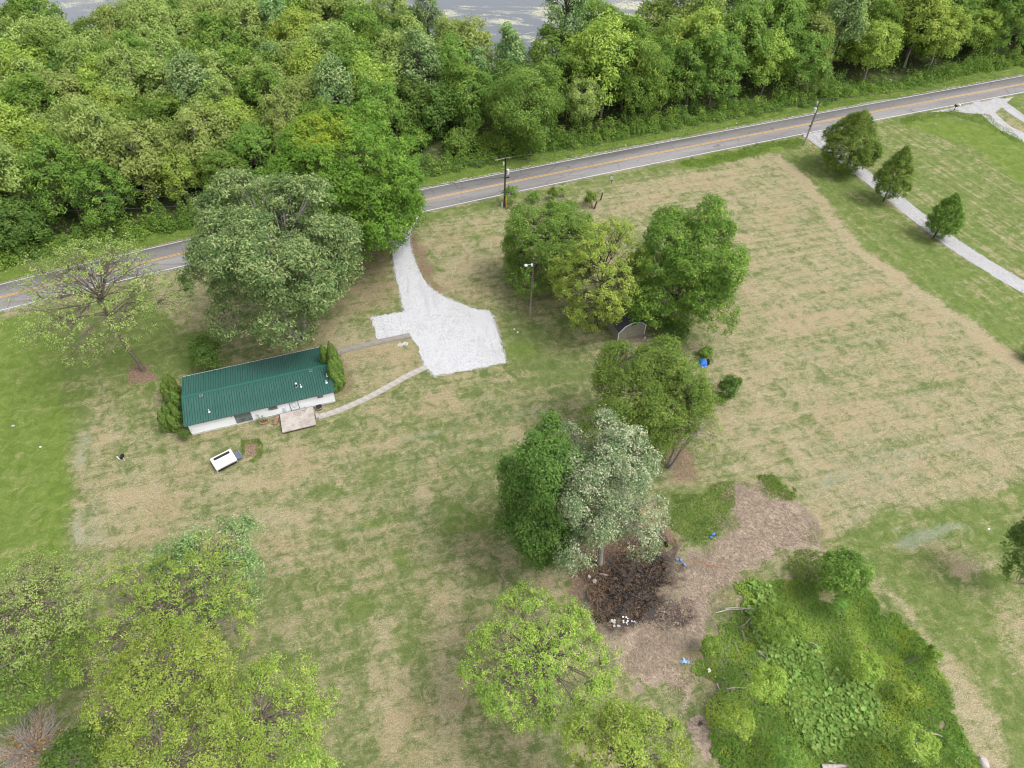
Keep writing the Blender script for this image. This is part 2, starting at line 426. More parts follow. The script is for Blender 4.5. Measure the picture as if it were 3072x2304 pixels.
# neighbour's lawn
zone([(2330, 455), (2420, 430), (2480, 430), (2600, 560), (2800, 730), (3072, 880), (3500, 1100), (3500, 1245), (3072, 1085), (2905, 955), (2745, 845), (2585, 740), (2485, 595), (2385, 495)], .5, .4, straw=.14, lush=.62, rows=.5)
zone([(2560, 400), (2640, 350), (2740, 320), (2860, 330), (2960, 345), (3072, 430), (3600, 700), (3600, 1100), (3072, 860), (2900, 760), (2700, 600), (2560, 470)], .8, .4, straw=.24, lush=.60, rows=.8)
zone([(2680, 355), (2860, 335), (2960, 350), (3072, 430), (3500, 640), (3500, 760), (3072, 560), (2900, 430), (2790, 400)], 1.0, straw=.0, lush=1.0, rows=.2)
zone([(2680, 350), (2860, 328), (2960, 345), (3010, 380), (2940, 372), (2820, 352), (2700, 366)], .5, straw=.0, lush=.6)
zone([(2950, 280), (3072, 262), (3400, 200), (3400, 420), (3072, 350), (3000, 300)], 1, straw=.2, lush=.6)
# lawn at the lower right
zone([(2480, 1620), (2600, 1565), (2750, 1525), (2900, 1485), (3072, 1430), (3600, 1300), (3600, 2800), (2960, 2700), (2960, 2304), (2860, 2130), (2790, 2000), (2640, 1770)], 1.0, straw=.20, lush=.58, silver=.05)
zone([(2560, 1650), (2640, 1740), (2760, 1870), (2880, 1980), (2960, 2100), (3030, 2304), (3040, 2500), (2960, 2500), (2950, 2304), (2850, 2120), (2845, 1990), (2700, 1830), (2560, 1700)], .8, straw=.84, lush=.4)
zone([(2830, 1650), (2960, 1640), (2990, 1720), (2880, 1760), (2820, 1720)], 1.5, straw=.6)
zone([(2970, 1800), (3072, 1780), (3300, 2000), (3072, 2050), (2990, 1900)], 2, straw=.55)
zone([(2690, 1600), (2900, 1560), (2920, 1590), (2740, 1650), (2660, 1650)], 1.0, silver=.7)
# bare, chipped and burnt ground
zone([(2190, 1430), (2290, 1440), (2400, 1520), (2485, 1600), (2440, 1640), (2340, 1670), (2250, 1730), (2160, 1830), (2110, 1900), (2080, 1960), (2090, 2080), (2080, 2200), (2030, 2100), (1960, 2050), (1860, 2010), (1830, 1930), (1900, 1850), (2020, 1800), (2060, 1680), (2150, 1570), (2210, 1500)], 2.6, 2.4, dirt=1.0)
zone([(2090, 2160), (2140, 2130), (2150, 2230), (2120, 2304), (2100, 2304)], .5, dirt=.9)
zone([(2000, 1480), (2100, 1460), (2200, 1440), (2200, 1540), (2130, 1600), (2070, 1640), (2010, 1580)], 1.2, straw=.05, lush=.55, dirt=.10)
zone([(2270, 1430), (2330, 1425), (2400, 1500), (2330, 1490)], .8, dirt=0, straw=.0, lush=.7)
zone([(1730, 1830), (1780, 1650), (1880, 1580), (2020, 1580), (2080, 1680), (2110, 1820), (2020, 1910), (1880, 1930), (1780, 1900)], 2.6, 1.8, burn=.42, dirt=.6)
zone([(1780, 1800), (1820, 1680), (1890, 1620), (1980, 1620), (2020, 1690), (2000, 1770), (1940, 1830), (1880, 1870), (1810, 1860)], 2.2, burn=.85)
zone([(1730, 1640), (1860, 1570), (2010, 1560), (2060, 1640), (2000, 1640), (1880, 1640), (1800, 1720), (1770, 1860), (1720, 1760)], 1.2, duff=.95)
blob(1990, 1850, 120, 50, burn=.35); blob(2130, 1890, 40, 30, burn=.5); blob(2120, 2180, 12, 14, burn=.9)
def track(pts, wd, **vals):
    L = smooth_line_(GL(pts)); d = np.full(X.shape, 1e9)
    for a, b in zip(L[:-1], L[1:]):
        e = b - a; t_ = np.clip(((X - a[0]) * e[0] + (Y - a[1]) * e[1]) / (e[:2] @ e[:2] + 1e-9), 0, 1); d = np.minimum(d, np.hypot(X - a[0] - e[0] * t_, Y - a[1] - e[1] * t_))
    w = (1 - sm(d, wd * .2, wd)) * np.clip(1.9 * vnoise(X, Y, 3.5, 12) - .45, 0, 1.2) * .8
    for k, v in vals.items(): V[k] = V[k] + v * w
def smooth_line_(P): return P
for pts, wd, kv in [([(2110, 1060), (2260, 1250), (2390, 1420), (2500, 1580)], .9, dict(straw=-.35)), ([(2150, 1040), (2310, 1240), (2440, 1420), (2540, 1560)], .8, dict(straw=.25)),
    ([(2180, 1220), (2300, 1390), (2440, 1570)], .8, dict(straw=.3)), ([(2060, 530), (2300, 480), (2400, 540), (2500, 650), (2640, 800), (2900, 985)], .9, dict(straw=-.3)),
    ([(2250, 830), (2500, 745), (2620, 730)], .8, dict(straw=-.35)), ([(2200, 1010), (2450, 935), (2700, 880)], .9, dict(straw=-.35)), ([(2330, 1290), (2560, 1210), (2800, 1150), (3072, 1130)], .9, dict(straw=-.3)),
    ([(2150, 720), (2350, 665), (2480, 660)], .8, dict(straw=-.3)), ([(2240, 1120), (2500, 1040), (2820, 980)], .8, dict(silver=.35)), ([(2300, 900), (2600, 820)], .8, dict(silver=.3)),
    ([(2470, 1450), (2700, 1370), (3000, 1320)], .9, dict(silver=.4)), ([(1390, 1480), (1380, 1700), (1372, 2300)], .45, dict(straw=.35)), ([(1410, 1700), (1404, 2300)], .4, dict(straw=-.4)),
    ([(236, 1300), (228, 1660)], .5, dict(silver=.5, straw=.2)), ([(268, 1290), (262, 1650)], .5, dict(straw=-.4)), ([(300, 1560), (700, 1480), (1050, 1380)], .8, dict(straw=.2)),
    ([(1180, 1330), (1400, 1270), (1640, 1230)], .8, dict(silver=.4)), ([(1100, 1440), (1320, 1390), (1600, 1340)], .9, dict(straw=-.3)), ([(2680, 1640), (2920, 1560)], .7, dict(silver=.6)), ([(2700, 1665), (2930, 1590)], .7, dict(silver=.5))]:
    track(pts, wd, **kv)
# shed apron
zone([(1780, 1060), (1850, 1040), (1880, 1000), (1960, 1010), (1920, 1060), (1900, 1120), (1850, 1130), (1805, 1120)], .5, dirt=.85)
# leaf litter, worn ground
zone([(1225, 700), (1260, 690), (1280, 760), (1295, 830), (1360, 890), (1310, 880), (1250, 810)], 1.4, 1.3, duff=.85)
zone([(1030, 740), (1170, 740), (1195, 840), (1205, 900), (1120, 940), (960, 960), (900, 940)], 1.8, duff=.50)
zone([(800, 1000), (1000, 1000), (985, 1040), (700, 1090), (660, 1080)], 1.5, duff=.35)
zone([(370, 1090), (460, 1080), (480, 1140), (400, 1160)], .8, duff=.9)
zone([(985, 1060), (1050, 1090), (1060, 1160), (1015, 1200)], .5, duff=.6)
zone([(490, 1290), (580, 1310), (840, 1260), (980, 1215), (985, 1235), (850, 1300), (590, 1345), (500, 1330)], .6, duff=.35)
zone([(2010, 1340), (2090, 1340), (2090, 1440), (2010, 1440)], 1, duff=.7)
zone([(730, 1330), (770, 1320), (780, 1365), (735, 1375)], .25, .25, dirt=.3, duff=.85)
blob(1900, 1000, 60, 20, duff=.5); blob(1750, 960, 90, 30, straw=-.2)
blob(1840, 2300, 160, 80, straw=.1); blob(1600, 2100, 150, 60, duff=.3)
# far side: verge, wood floor, shore
far_line = side(E_far, .0)
d_far = inside(np.vstack([E_far, [[900, 3000, 0], [-900, 3000, 0]]]), X, Y)
w = sm(d_far + 1.2 * (WX - X), -.3, .6)
V['straw'] = V['straw'] * (1 - w) - .05 * w; V['lush'] = V['lush'] * (1 - w) + .85 * w
for k in ('duff', 'dirt', 'rows', 'silver'): V[k] *= (1 - w)
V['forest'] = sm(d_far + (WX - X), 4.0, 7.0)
V['dirt'] = np.maximum(V['dirt'], .62 * sm(d_far, .05, .2) * (1 - sm(d_far, .5, 1.1)))
SHORE_PX = [(-700, 175), (0, 175), (250, 215), (420, 200), (560, 120), (800, 110), (1000, 130), (1200, 170), (1450, 215), (1900, 205), (2200, 160), (2480, 105), (2620, -20), (3072, -150), (3900, -330)]
SHORE = GL(SHORE_PX)
LAKE = np.vstack([SHORE, [[3000, SHORE[-1][1] + 900, 0], [3000, 4500, 0], [-3000, 4500, 0], [-3000, SHORE[0][1], 0]]])
d_lake = inside(LAKE, X, Y)
Z = -1.6 * sm(d_lake + 2 * (WX - X), -1.0, 6.0) - .35 * sm(d_far, 1.0, 3.0) * (1 - sm(d_far, 5, 9)) * 0
Z += .05 * (vnoise(X, Y, 5, 6) - .5) * sm(np.hypot(X, Y - 80), 0, 5) * 0
vv = np.stack([X, Y, Z], -1).reshape(-1, 3)
ii = np.arange(NX * NY).reshape(NY, NX)
q = np.stack([ii[:-1, :-1], ii[:-1, 1:], ii[1:, 1:], ii[1:, :-1]], -1).reshape(-1, 4)
gme = mesh_np('ground', vv, q, smooth=True)
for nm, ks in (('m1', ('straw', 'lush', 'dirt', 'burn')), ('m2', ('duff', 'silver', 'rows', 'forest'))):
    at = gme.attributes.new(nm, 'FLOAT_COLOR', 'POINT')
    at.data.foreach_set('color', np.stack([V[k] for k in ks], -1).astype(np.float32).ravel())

def ground_mat():
    t = NT('grassland'); p = t.pos()
    straw, lush, dirt, burn, _ = [s for s in t.attr('m1')]
    duff, silver, rows, forest, _ = [s for s in t.attr('m2')]
    wv = t.n('ShaderNodeTexNoise'); t.put(wv.inputs['Vector'], p); wv.inputs['Scale'].default_value = .9; wv.inputs['Detail'].default_value = 2
    vs = t.n('ShaderNodeVectorMath', operation='SCALE'); t.t.links.new(wv.outputs['Color'], vs.inputs[0]); vs.inputs['Scale'].default_value = 1.1
    pw = t.n('ShaderNodeVectorMath', operation='ADD'); t.t.links.new(p, pw.inputs[0]); t.t.links.new(vs.outputs[0], pw.inputs[1]); pw = pw.outputs[0]
    big = t.noise(.16, p, 3, .6)
    mid = t.noise(.75, p, 5, .68, .8)
    swirl = t.noise(1.0, t.mapv(pw, R(-15), (1.5, 5.0, 1)), 5, .75, 1.5)     # raked hay
    strand = t.noise(1.0, t.mapv(pw, R(10), (1.7, 5.5, 1)), 3, .7, 2.0)
    strand2 = t.noise(1.0, t.mapv(pw, R(75), (1.8, 5.5, 1)), 3, .7, 2.0)
    fine_ = t.noise(4.2, p, 3, .75)
    vf = t.noise(9.0, p, 2, .75)
    row = t.noise(1.0, t.mapv(p, R(67.3), (.03, 1.3, 1)), 3, .6)
    strip = t.noise(1.0, t.mapv(p, R(-14.5), (.04, 1.1, 1)), 4, .65)
    strip2 = t.noise(1.0, t.mapv(p, R(62), (.04, .9, 1)), 3, .6)
    st = t.math('MULTIPLY', t.math('ADD', strand, strand2), .5)
    # dryness 0..1
    d = t.math('MULTIPLY_ADD', t.math('SUBTRACT', mid, .5), 1.5, straw)
    d = t.math('MULTIPLY_ADD', t.math('SUBTRACT', swirl, .5), 1.1, d)
    d = t.math('MULTIPLY_ADD', t.math('SUBTRACT', st, .5), 1.4, d)
    d = t.math('MULTIPLY_ADD', t.math('SUBTRACT', big, .5), .9, d)
    d = t.math('MULTIPLY_ADD', t.math('SUBTRACT', strip, .5), 1.0, d)
    d = t.math('MULTIPLY_ADD', t.math('SUBTRACT', strip2, .5), .45, d)
    d = t.math('MULTIPLY_ADD', t.math('MULTIPLY', t.math('SUBTRACT', row, .5), rows), 1.8, d)
    dry = t.step(d, .12, .88)
    gcol = t.mix(t.step(mid, .35, .7), (.088, .118, .034), (.142, .166, .058))
    gl = t.mix(t.step(mid, .3, .7), (.082, .130, .017), (.130, .180, .030))
    gcol = t.mix(t.step(lush, .3, .95), gcol, gl)
    gcol = t.mix(t.math('MULTIPLY', t.step(st, .52, .70), .55), gcol, (.045, .080, .020))
    scol = t.mix(t.step(swirl, .35, .65), (.225, .188, .106), (.320, .280, .172))
    scol = t.mix(t.math('MULTIPLY', t.step(big, .45, .65), .5), scol, (.290, .215, .128))
    scol = t.mix(t.math('MULTIPLY', t.step(strand, .52, .72), .55), scol, (.13, .12, .058))
    scol = t.mix(t.math('MULTIPLY', t.step(vf, .55, .8), .5), scol, (.45, .395, .255))
    c = t.mix(dry, gcol, scol)
    # turned, silvery clippings
    sv = t.step(t.math('MULTIPLY_ADD', t.math('SUBTRACT', t.noise(1.3, t.mapv(pw, R(-22), (.5, 1.6, 1)), 5, .7, 1.0), .5), 2.4, silver), .42, .95)
    c = t.mix(t.math('MULTIPLY', sv, .60), c, (.20, .23, .165))
    fm = t.math('SUBTRACT', fine_, .5)
    # leaf litter
    dm = t.step(t.math('MULTIPLY_ADD', t.math('SUBTRACT', mid, .5), .9, duff), .25, .85)
    dc = t.mix(t.step(fine_, .35, .7), (.140, .090, .060), (.245, .170, .118))
    c = t.mix(dm, c, dc)
    # chipped dirt
    chips = t.noise(1.0, t.mapv(pw, R(25), (2.2, 7, 1)), 4, .75, 1.0)
    ruts = t.noise(1.0, t.mapv(pw, R(-62), (.35, 2.6, 1)), 3, .6, .6)
    tc = t.mix(t.step(chips, .35, .65), (.168, .125, .090), (.385, .305, .230))
    tc = t.mix(t.math('MULTIPLY', t.step(mid, .4, .7), .5), tc, (.205, .165, .128))
    tc = t.mix(t.math('MULTIPLY', t.step(big, .48, .62), .6), tc, (.14, .125, .085))
    tc = t.mix(t.math('MULTIPLY', t.step(ruts, .52, .7), .45), tc, (.14, .105, .08))
    tm = t.step(t.math('MULTIPLY_ADD', t.math('SUBTRACT', mid, .5), 1.0, t.math('MULTIPLY_ADD', fm, .6, dirt)), .38, .62)
    c = t.mix(tm, c, tc)
    bc = t.mix(t.step(fine_, .46, .60), (.030, .026, .025), (.16, .10, .06))
    bc = t.mix(t.step(t.noise(.8, p, 4, .7), .40, .58), bc, (.055, .046, .043))
    bm = t.step(t.math('MULTIPLY_ADD', t.math('SUBTRACT', mid, .5), 1.2, t.math('MULTIPLY_ADD', fm, .5, burn)), .25, .75)
    c = t.mix(bm, c, bc)
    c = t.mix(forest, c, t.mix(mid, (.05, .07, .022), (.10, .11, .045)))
    val = t.math('MULTIPLY_ADD', t.math('SUBTRACT', vf, .5), 1.3, 1.0)
    val = t.math('MULTIPLY_ADD', fm, .7, val)
    hv = t.n('ShaderNodeHueSaturation'); t.put(hv.inputs['Color'], c); t.put(hv.inputs['Value'], val); hv.inputs['Saturation'].default_value = .96
    hgt = t.math('ADD', t.math('MULTIPLY', fine_, .6), t.math('ADD', st, t.math('MULTIPLY', vf, .35)))
    return t.done(t.bsdf(hv.outputs[0], .92, .12, 0, t.bump(hgt, .9, .10)))
gme.materials.append(ground_mat())
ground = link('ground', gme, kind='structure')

# water
def water_mat():
    t = NT('lake_water'); p = t.pos()
    alg = t.noise(1.0, t.mapv(p, R(12), (.035, .10, 1)), 5, .7, 1.2)
    sx = t.n('ShaderNodeSeparateXYZ'); t.t.links.new(p, sx.inputs[0])
    east = t.step(sx.outputs[0], 0, 70)
    m = t.step(t.math('ADD', alg, t.math('MULTIPLY', east, .16)), .52, .62)
    speck = t.noise(2.2, p, 4, .7)
    m2 = t.math('MULTIPLY', m, t.step(speck, .35, .55))
    c = t.mix(m2, (.075, .085, .10), (.36, .35, .24))
    rgh = t.math('MULTIPLY_ADD', m2, .6, .12)
    return t.done(t.bsdf(c, rgh, .6, 0, t.bump(t.noise(1.6, p, 3), .12, .05)))
wb = MB(); wb.add([(p[0], p[1], -.75) for p in np.vstack([side(SHORE, -14), LAKE[len(SHORE):] * [1, 1, 0]])], [tuple(range(len(LAKE)))])
lake = wb.build('lake', water_mat(), kind='structure')

# ---------------------------------------------------------------- road
def strip_mesh(name, A, B, z, mat, z2=None, kind='structure', parent=None, thick=0.0):
    n = len(A); vs = np.vstack([A, B]); vs[:, 2] = z
    qd = [(n + i, n + i + 1, i + 1, i) for i in range(n - 1)]
    if thick:
        lo = vs.copy(); lo[:, 2] = z - thick; vs = np.vstack([vs, lo]); m = 2 * n
        qd += [(i, i + 1, m + i + 1, m + i) for i in range(n - 1)] + [(n + i + 1, n + i, m + n + i, m + n + i + 1) for i in range(n - 1)]
    return link(name, mesh_np(name, vs, qd, mats=[mat]), parent, kind=kind)
def asphalt_mat():
    t = NT('asphalt'); p = t.pos()
    a = t.noise(.25, t.mapv(p, R(-19.5), (.15, 1.6, 1)), 4, .6); b = t.noise(5, p, 4, .7); e = t.noise(40, p, 2)
    c = t.mix(t.step(a, .3, .7), (.152, .145, .142), (.212, .203, .198))
    c = t.mix(t.math('MULTIPLY', t.step(b, .5, .8), .35), c, (.25, .24, .23))
    c = t.mix(t.math('MULTIPLY', t.step(e, .5, .8), .4), c, (.075, .072, .076))
    pa = t.noise(.6, t.mapv(p, R(-19.5), (.5, 1.1, 1)), 2, .5, .5)
    ck = t.n('ShaderNodeTexVoronoi', feature='DISTANCE_TO_EDGE'); t.put(ck.inputs['Vector'], t.mapv(p, R(-19.5), (.22, .55, 1))); ck.inputs['Scale'].default_value = 1.0
    c = t.mix(t.math('MULTIPLY', t.math('LESS_THAN', ck.outputs['Distance'], .012), .55), c, (.07, .066, .07))
    c = t.mix(t.math('MULTIPLY', t.step(pa, .70, .74), .5), c, (.05, .048, .052))
    return t.done(t.bsdf(c, .85, .25, 0, t.bump(e, .2, .01)))
M['asphalt'] = asphalt_mat()
def paint_mat(name, col, wear):
    t = NT(name); p = t.pos()
    w = t.step(t.noise(7, p, 4, .75), .62, .78)
    return t.done(t.bsdf(t.mix(t.math('MULTIPLY', w, .7), col, wear), .6, .3))
M['line_white'] = paint_mat('line_white', (.44, .44, .44), (.24, .23, .22))
M['line_yellow'] = paint_mat('line_yellow', (.48, .27, .065), (.2, .16, .12))
road_far = side(E_far, .28); road_near = side(E_near, -.28)
strip_mesh('road', road_far, road_near, .045, M['asphalt'], thick=.12)
midl = (E_far + E_near) / 2
def line_strip(name, L, o0, o1, mat):
    return strip_mesh(name, side(L, o1), side(L, o0), .050, mat)
line_strip('edge_line', E_far, -.09, .09, M['line_white'])
line_strip('edge_line', E_near, -.09, .09, M['line_white'])
line_strip('centre_line', midl, .09, .23, M['line_yellow'])
line_strip('centre_line', midl, -.23, -.09, M['line_yellow'])

def gravel_mat(name, a=(.42, .42, .435), b=(.49, .49, .51), track=0.0, green=0.0):
    t = NT(name); p = t.pos()
    v = t.n('ShaderNodeTexVoronoi'); t.put(v.inputs['Vector'], p); v.inputs['Scale'].default_value = 8.5
    sp = t.n('ShaderNodeSeparateColor'); t.t.links.new(v.outputs['Color'], sp.inputs[0])
    n = t.noise(.5, p, 5, .65); f = t.noise(11, p, 2)
    c = t.mix(sp.outputs[0], a, b)
    c = t.mix(t.math('MULTIPLY', t.step(n, .4, .7), .35), c, tuple(x * 1.06 for x in b))
    trk = t.noise(1.0, t.mapv(p, R(78), (.10, 1.0, 1)), 2, .5)
    c = t.mix(t.math('MULTIPLY', t.step(trk, .54, .68), .4), c, tuple(x * .72 for x in a))
    c = t.mix(t.math('MULTIPLY', t.step(t.noise(1.3, p, 5, .7), .55, .75), .30), c, (.36, .345, .33))
    c = t.mix(t.step(v.outputs['Distance'], .45, .80), c, tuple(x * .62 for x in a))
    c = t.mix(t.math('MULTIPLY', t.step(f, .66, .8), .8), c, (.20, .195, .2))
    if track:
        c = t.mix(t.math('MULTIPLY', t.step(t.noise(1.5, p, 5, .7), .5, .68), track), c, (.30, .28, .23))
    return t.done(t.bsdf(c, .9, .15, 0, t.bump(v.outputs['Distance'], .6, .03)))
M['gravel'] = gravel_mat('gravel')
M['gravel_old'] = gravel_mat('gravel_old', (.30, .295, .30), (.42, .415, .425), .55)

def ragged(P, step=.35, amp=.14, seed=1, keep=()):
    """subdivide a plan outline and roughen it"""
    r = np.random.default_rng(seed); out = []
    for i in range(len(P)):
        a, b = P[i], P[(i + 1) % len(P)]; L = np.linalg.norm(b - a); n = max(1, int(L / step))
        d = (b - a) / (L + 1e-9); nrm = np.array([-d[1], d[0], 0]); k = 0 if i in keep else amp
        for j in range(n): out.append(a + (b - a) * j / n + nrm * r.normal(0, k * .6))
    return np.array(out)
def smooth_line(P, n=8):
    P = np.asarray(P, float); out = []
    for i in range(len(P) - 1):
        p0, p1, p2, p3 = P[max(i-1, 0)], P[i], P[i+1], P[min(i+2, len(P)-1)]
        for j in range(n):
            u = j / n
            out.append(.5 * ((2*p1) + (-p0+p2)*u + (2*p0-5*p1+4*p2-p3)*u*u + (-p0+3*p1-3*p2+p3)*u**3))
    out.append(P[-1]); return np.array(out)
def sheet(name, P, z, mat, kind='structure', thick=.05):
    import bmesh
    bm = bmesh.new(); vs = [bm.verts.new((p[0], p[1], z)) for p in P]; f = bm.faces.new(vs)
    bmesh.ops.triangulate(bm, faces=[f])
    lo = [bm.verts.new((p[0], p[1], z - thick)) for p in P]
    n = len(P)
    for i in range(n): bm.faces.new((vs[i], lo[i], lo[(i+1) % n], vs[(i+1) % n]))
    bmesh.ops.recalc_face_normals(bm, faces=bm.faces)
    me = bpy.data.meshes.new(name); bm.to_mesh(me); bm.free(); me.materials.append(mat)
    o = link(name, me, kind=kind); return o
# the white gravel drive and turning area
drive_px = [(1150, 655), (1176, 770), (1190, 840), (1203, 895), (1212, 934)]
dr = [GL([p])[0] for p in [(1108, 655), (1158, 685), (1176, 760)]]
left = smooth_line(GL([(1120, 655), (1172, 720), (1178, 770), (1190, 840), (1204, 900), (1213, 935)]), 6)
pad = GL([(1113, 952), (1133, 1023), (1231, 1006), (1252, 1040), (1275, 1098), (1303, 1128), (1400, 1112), (1517, 1088), (1508, 1050), (1492, 990), (1480, 950), (1466, 930)])
right = smooth_line(GL([(1466, 930), (1425, 926), (1370, 906), (1308, 876), (1278, 848), (1254, 805), (1238, 765), (1229, 720), (1236, 690), (1262, 642)]), 6)
sheet('gravel_drive', ragged(np.vstack([left, pad, right[1:]]), seed=3), .030, M['gravel'])
# neighbour's gravel lane and the forked drive at the right edge
def lane(name, C, w, z, mat, seed, amp=.1):
    C = smooth_line(GL(C), 8); A, B = side(C, w / 2), side(C, -w / 2)
    return sheet(name, ragged(np.vstack([A, B[::-1]]), .4, amp, seed), z, mat)
C1 = [(2425, 392), (2470, 425), (2560, 500), (2640, 560), (2740, 640), (2850, 724), (2960, 795), (3072, 862), (3300, 985)]
lane('gravel_lane', C1, 3.1, .022, M['gravel_old'], 5)
sheet('lane_apron', ragged(GL([(2405, 404), (2440, 430), (2500, 470), (2530, 460), (2510, 420), (2530, 375), (2470, 384)]), .4, .15, 6), .026, M['gravel_old'])
lane('gravel_fork', [(2940, 305), (2960, 335), (3010, 380), (3072, 412), (3200, 480)], 3.2, .024, M['gravel_old'], 7)
lane('gravel_fork', [(2985, 295), (3020, 320), (3072, 356), (3200, 420)], 2.4, .020, M['gravel_old'], 8)
sheet('lane_apron', ragged(GL([(2785, 337), (2850, 334), (2930, 342), (2975, 345), (3010, 320), (3025, 303), (3040, 291), (2980, 300), (2880, 319)]), .4, .15, 9), .028, M['gravel_old'])

# ---------------------------------------------------------------- trees
def unit(v): return v / (np.linalg.norm(v, axis=-1, keepdims=True) + 1e-9)
def leaves_mesh(name, pos, nrm, size, r, mat, tint, aspect=1.5, bend=.25):
    """each leaf (spray) a folded quad: a long axis, a fold, its own tilt"""
    n = len(pos)
    nrm = unit(nrm); rv = unit(r.normal(size=(n, 3)))
    u = unit(np.cross(nrm, rv)); w = np.cross(nrm, u)
    L = (size * r.uniform(.7, 1.3, n))[:, None] * .5
    a = pos - u * L * aspect - nrm * L * bend; c = pos + u * L * aspect - nrm * L * bend
    b = pos + w * L * .62 + nrm * L * bend * .6; d = pos - w * L * .62 + nrm * L * bend * .6
    V4 = np.stack([a, b, c, d], 1).reshape(-1, 3)
    i = np.arange(n) * 4
    tris = np.concatenate([np.stack([i, i+1, i+2], -1), np.stack([i, i+2, i+3], -1)])
    return mesh_np(name, V4, None, tris, [mat], tint=np.repeat(tint, 4, 0))

def tubes_mesh(name, segs, mat, n=5):
    """segs: list of (points[k,3], radii[k])"""
    Vs, Q = [], []; b = 0; ang = np.arange(n) * 2 * math.pi / n
    for P, rr in segs:
        P = np.asarray(P, float); k = len(P)
        d = np.gradient(P, axis=0); d = unit(d)
        ref = np.where(np.abs(d[:, 2:3]) < .9, [[0, 0, 1.]], [[1., 0, 0]])
        u = unit(np.cross(d, ref)); w = np.cross(d, u)
        ring = P[:, None] + np.asarray(rr)[:, None, None] * (np.cos(ang)[None, :, None] * u[:, None] + np.sin(ang)[None, :, None] * w[:, None])
        Vs.append(ring.reshape(-1, 3))
        ii = np.arange(k - 1)[:, None] * n; jj = np.arange(n)[None]
        Q.append(np.stack([b + ii + jj, b + ii + (jj + 1) % n, b + ii + n + (jj + 1) % n, b + ii + n + jj], -1).reshape(-1, 4))
        b += k * n
    return mesh_np(name, np.concatenate(Vs), np.concatenate(Q), mats=[mat], smooth=True)

def fib(n):
    i = np.arange(n) + .5; ph = np.arccos(1 - 2 * i / n); th = math.pi * (1 + 5 ** .5) * i
    return np.stack([np.cos(th) * np.sin(ph), np.sin(th) * np.sin(ph), np.cos(ph)], -1)

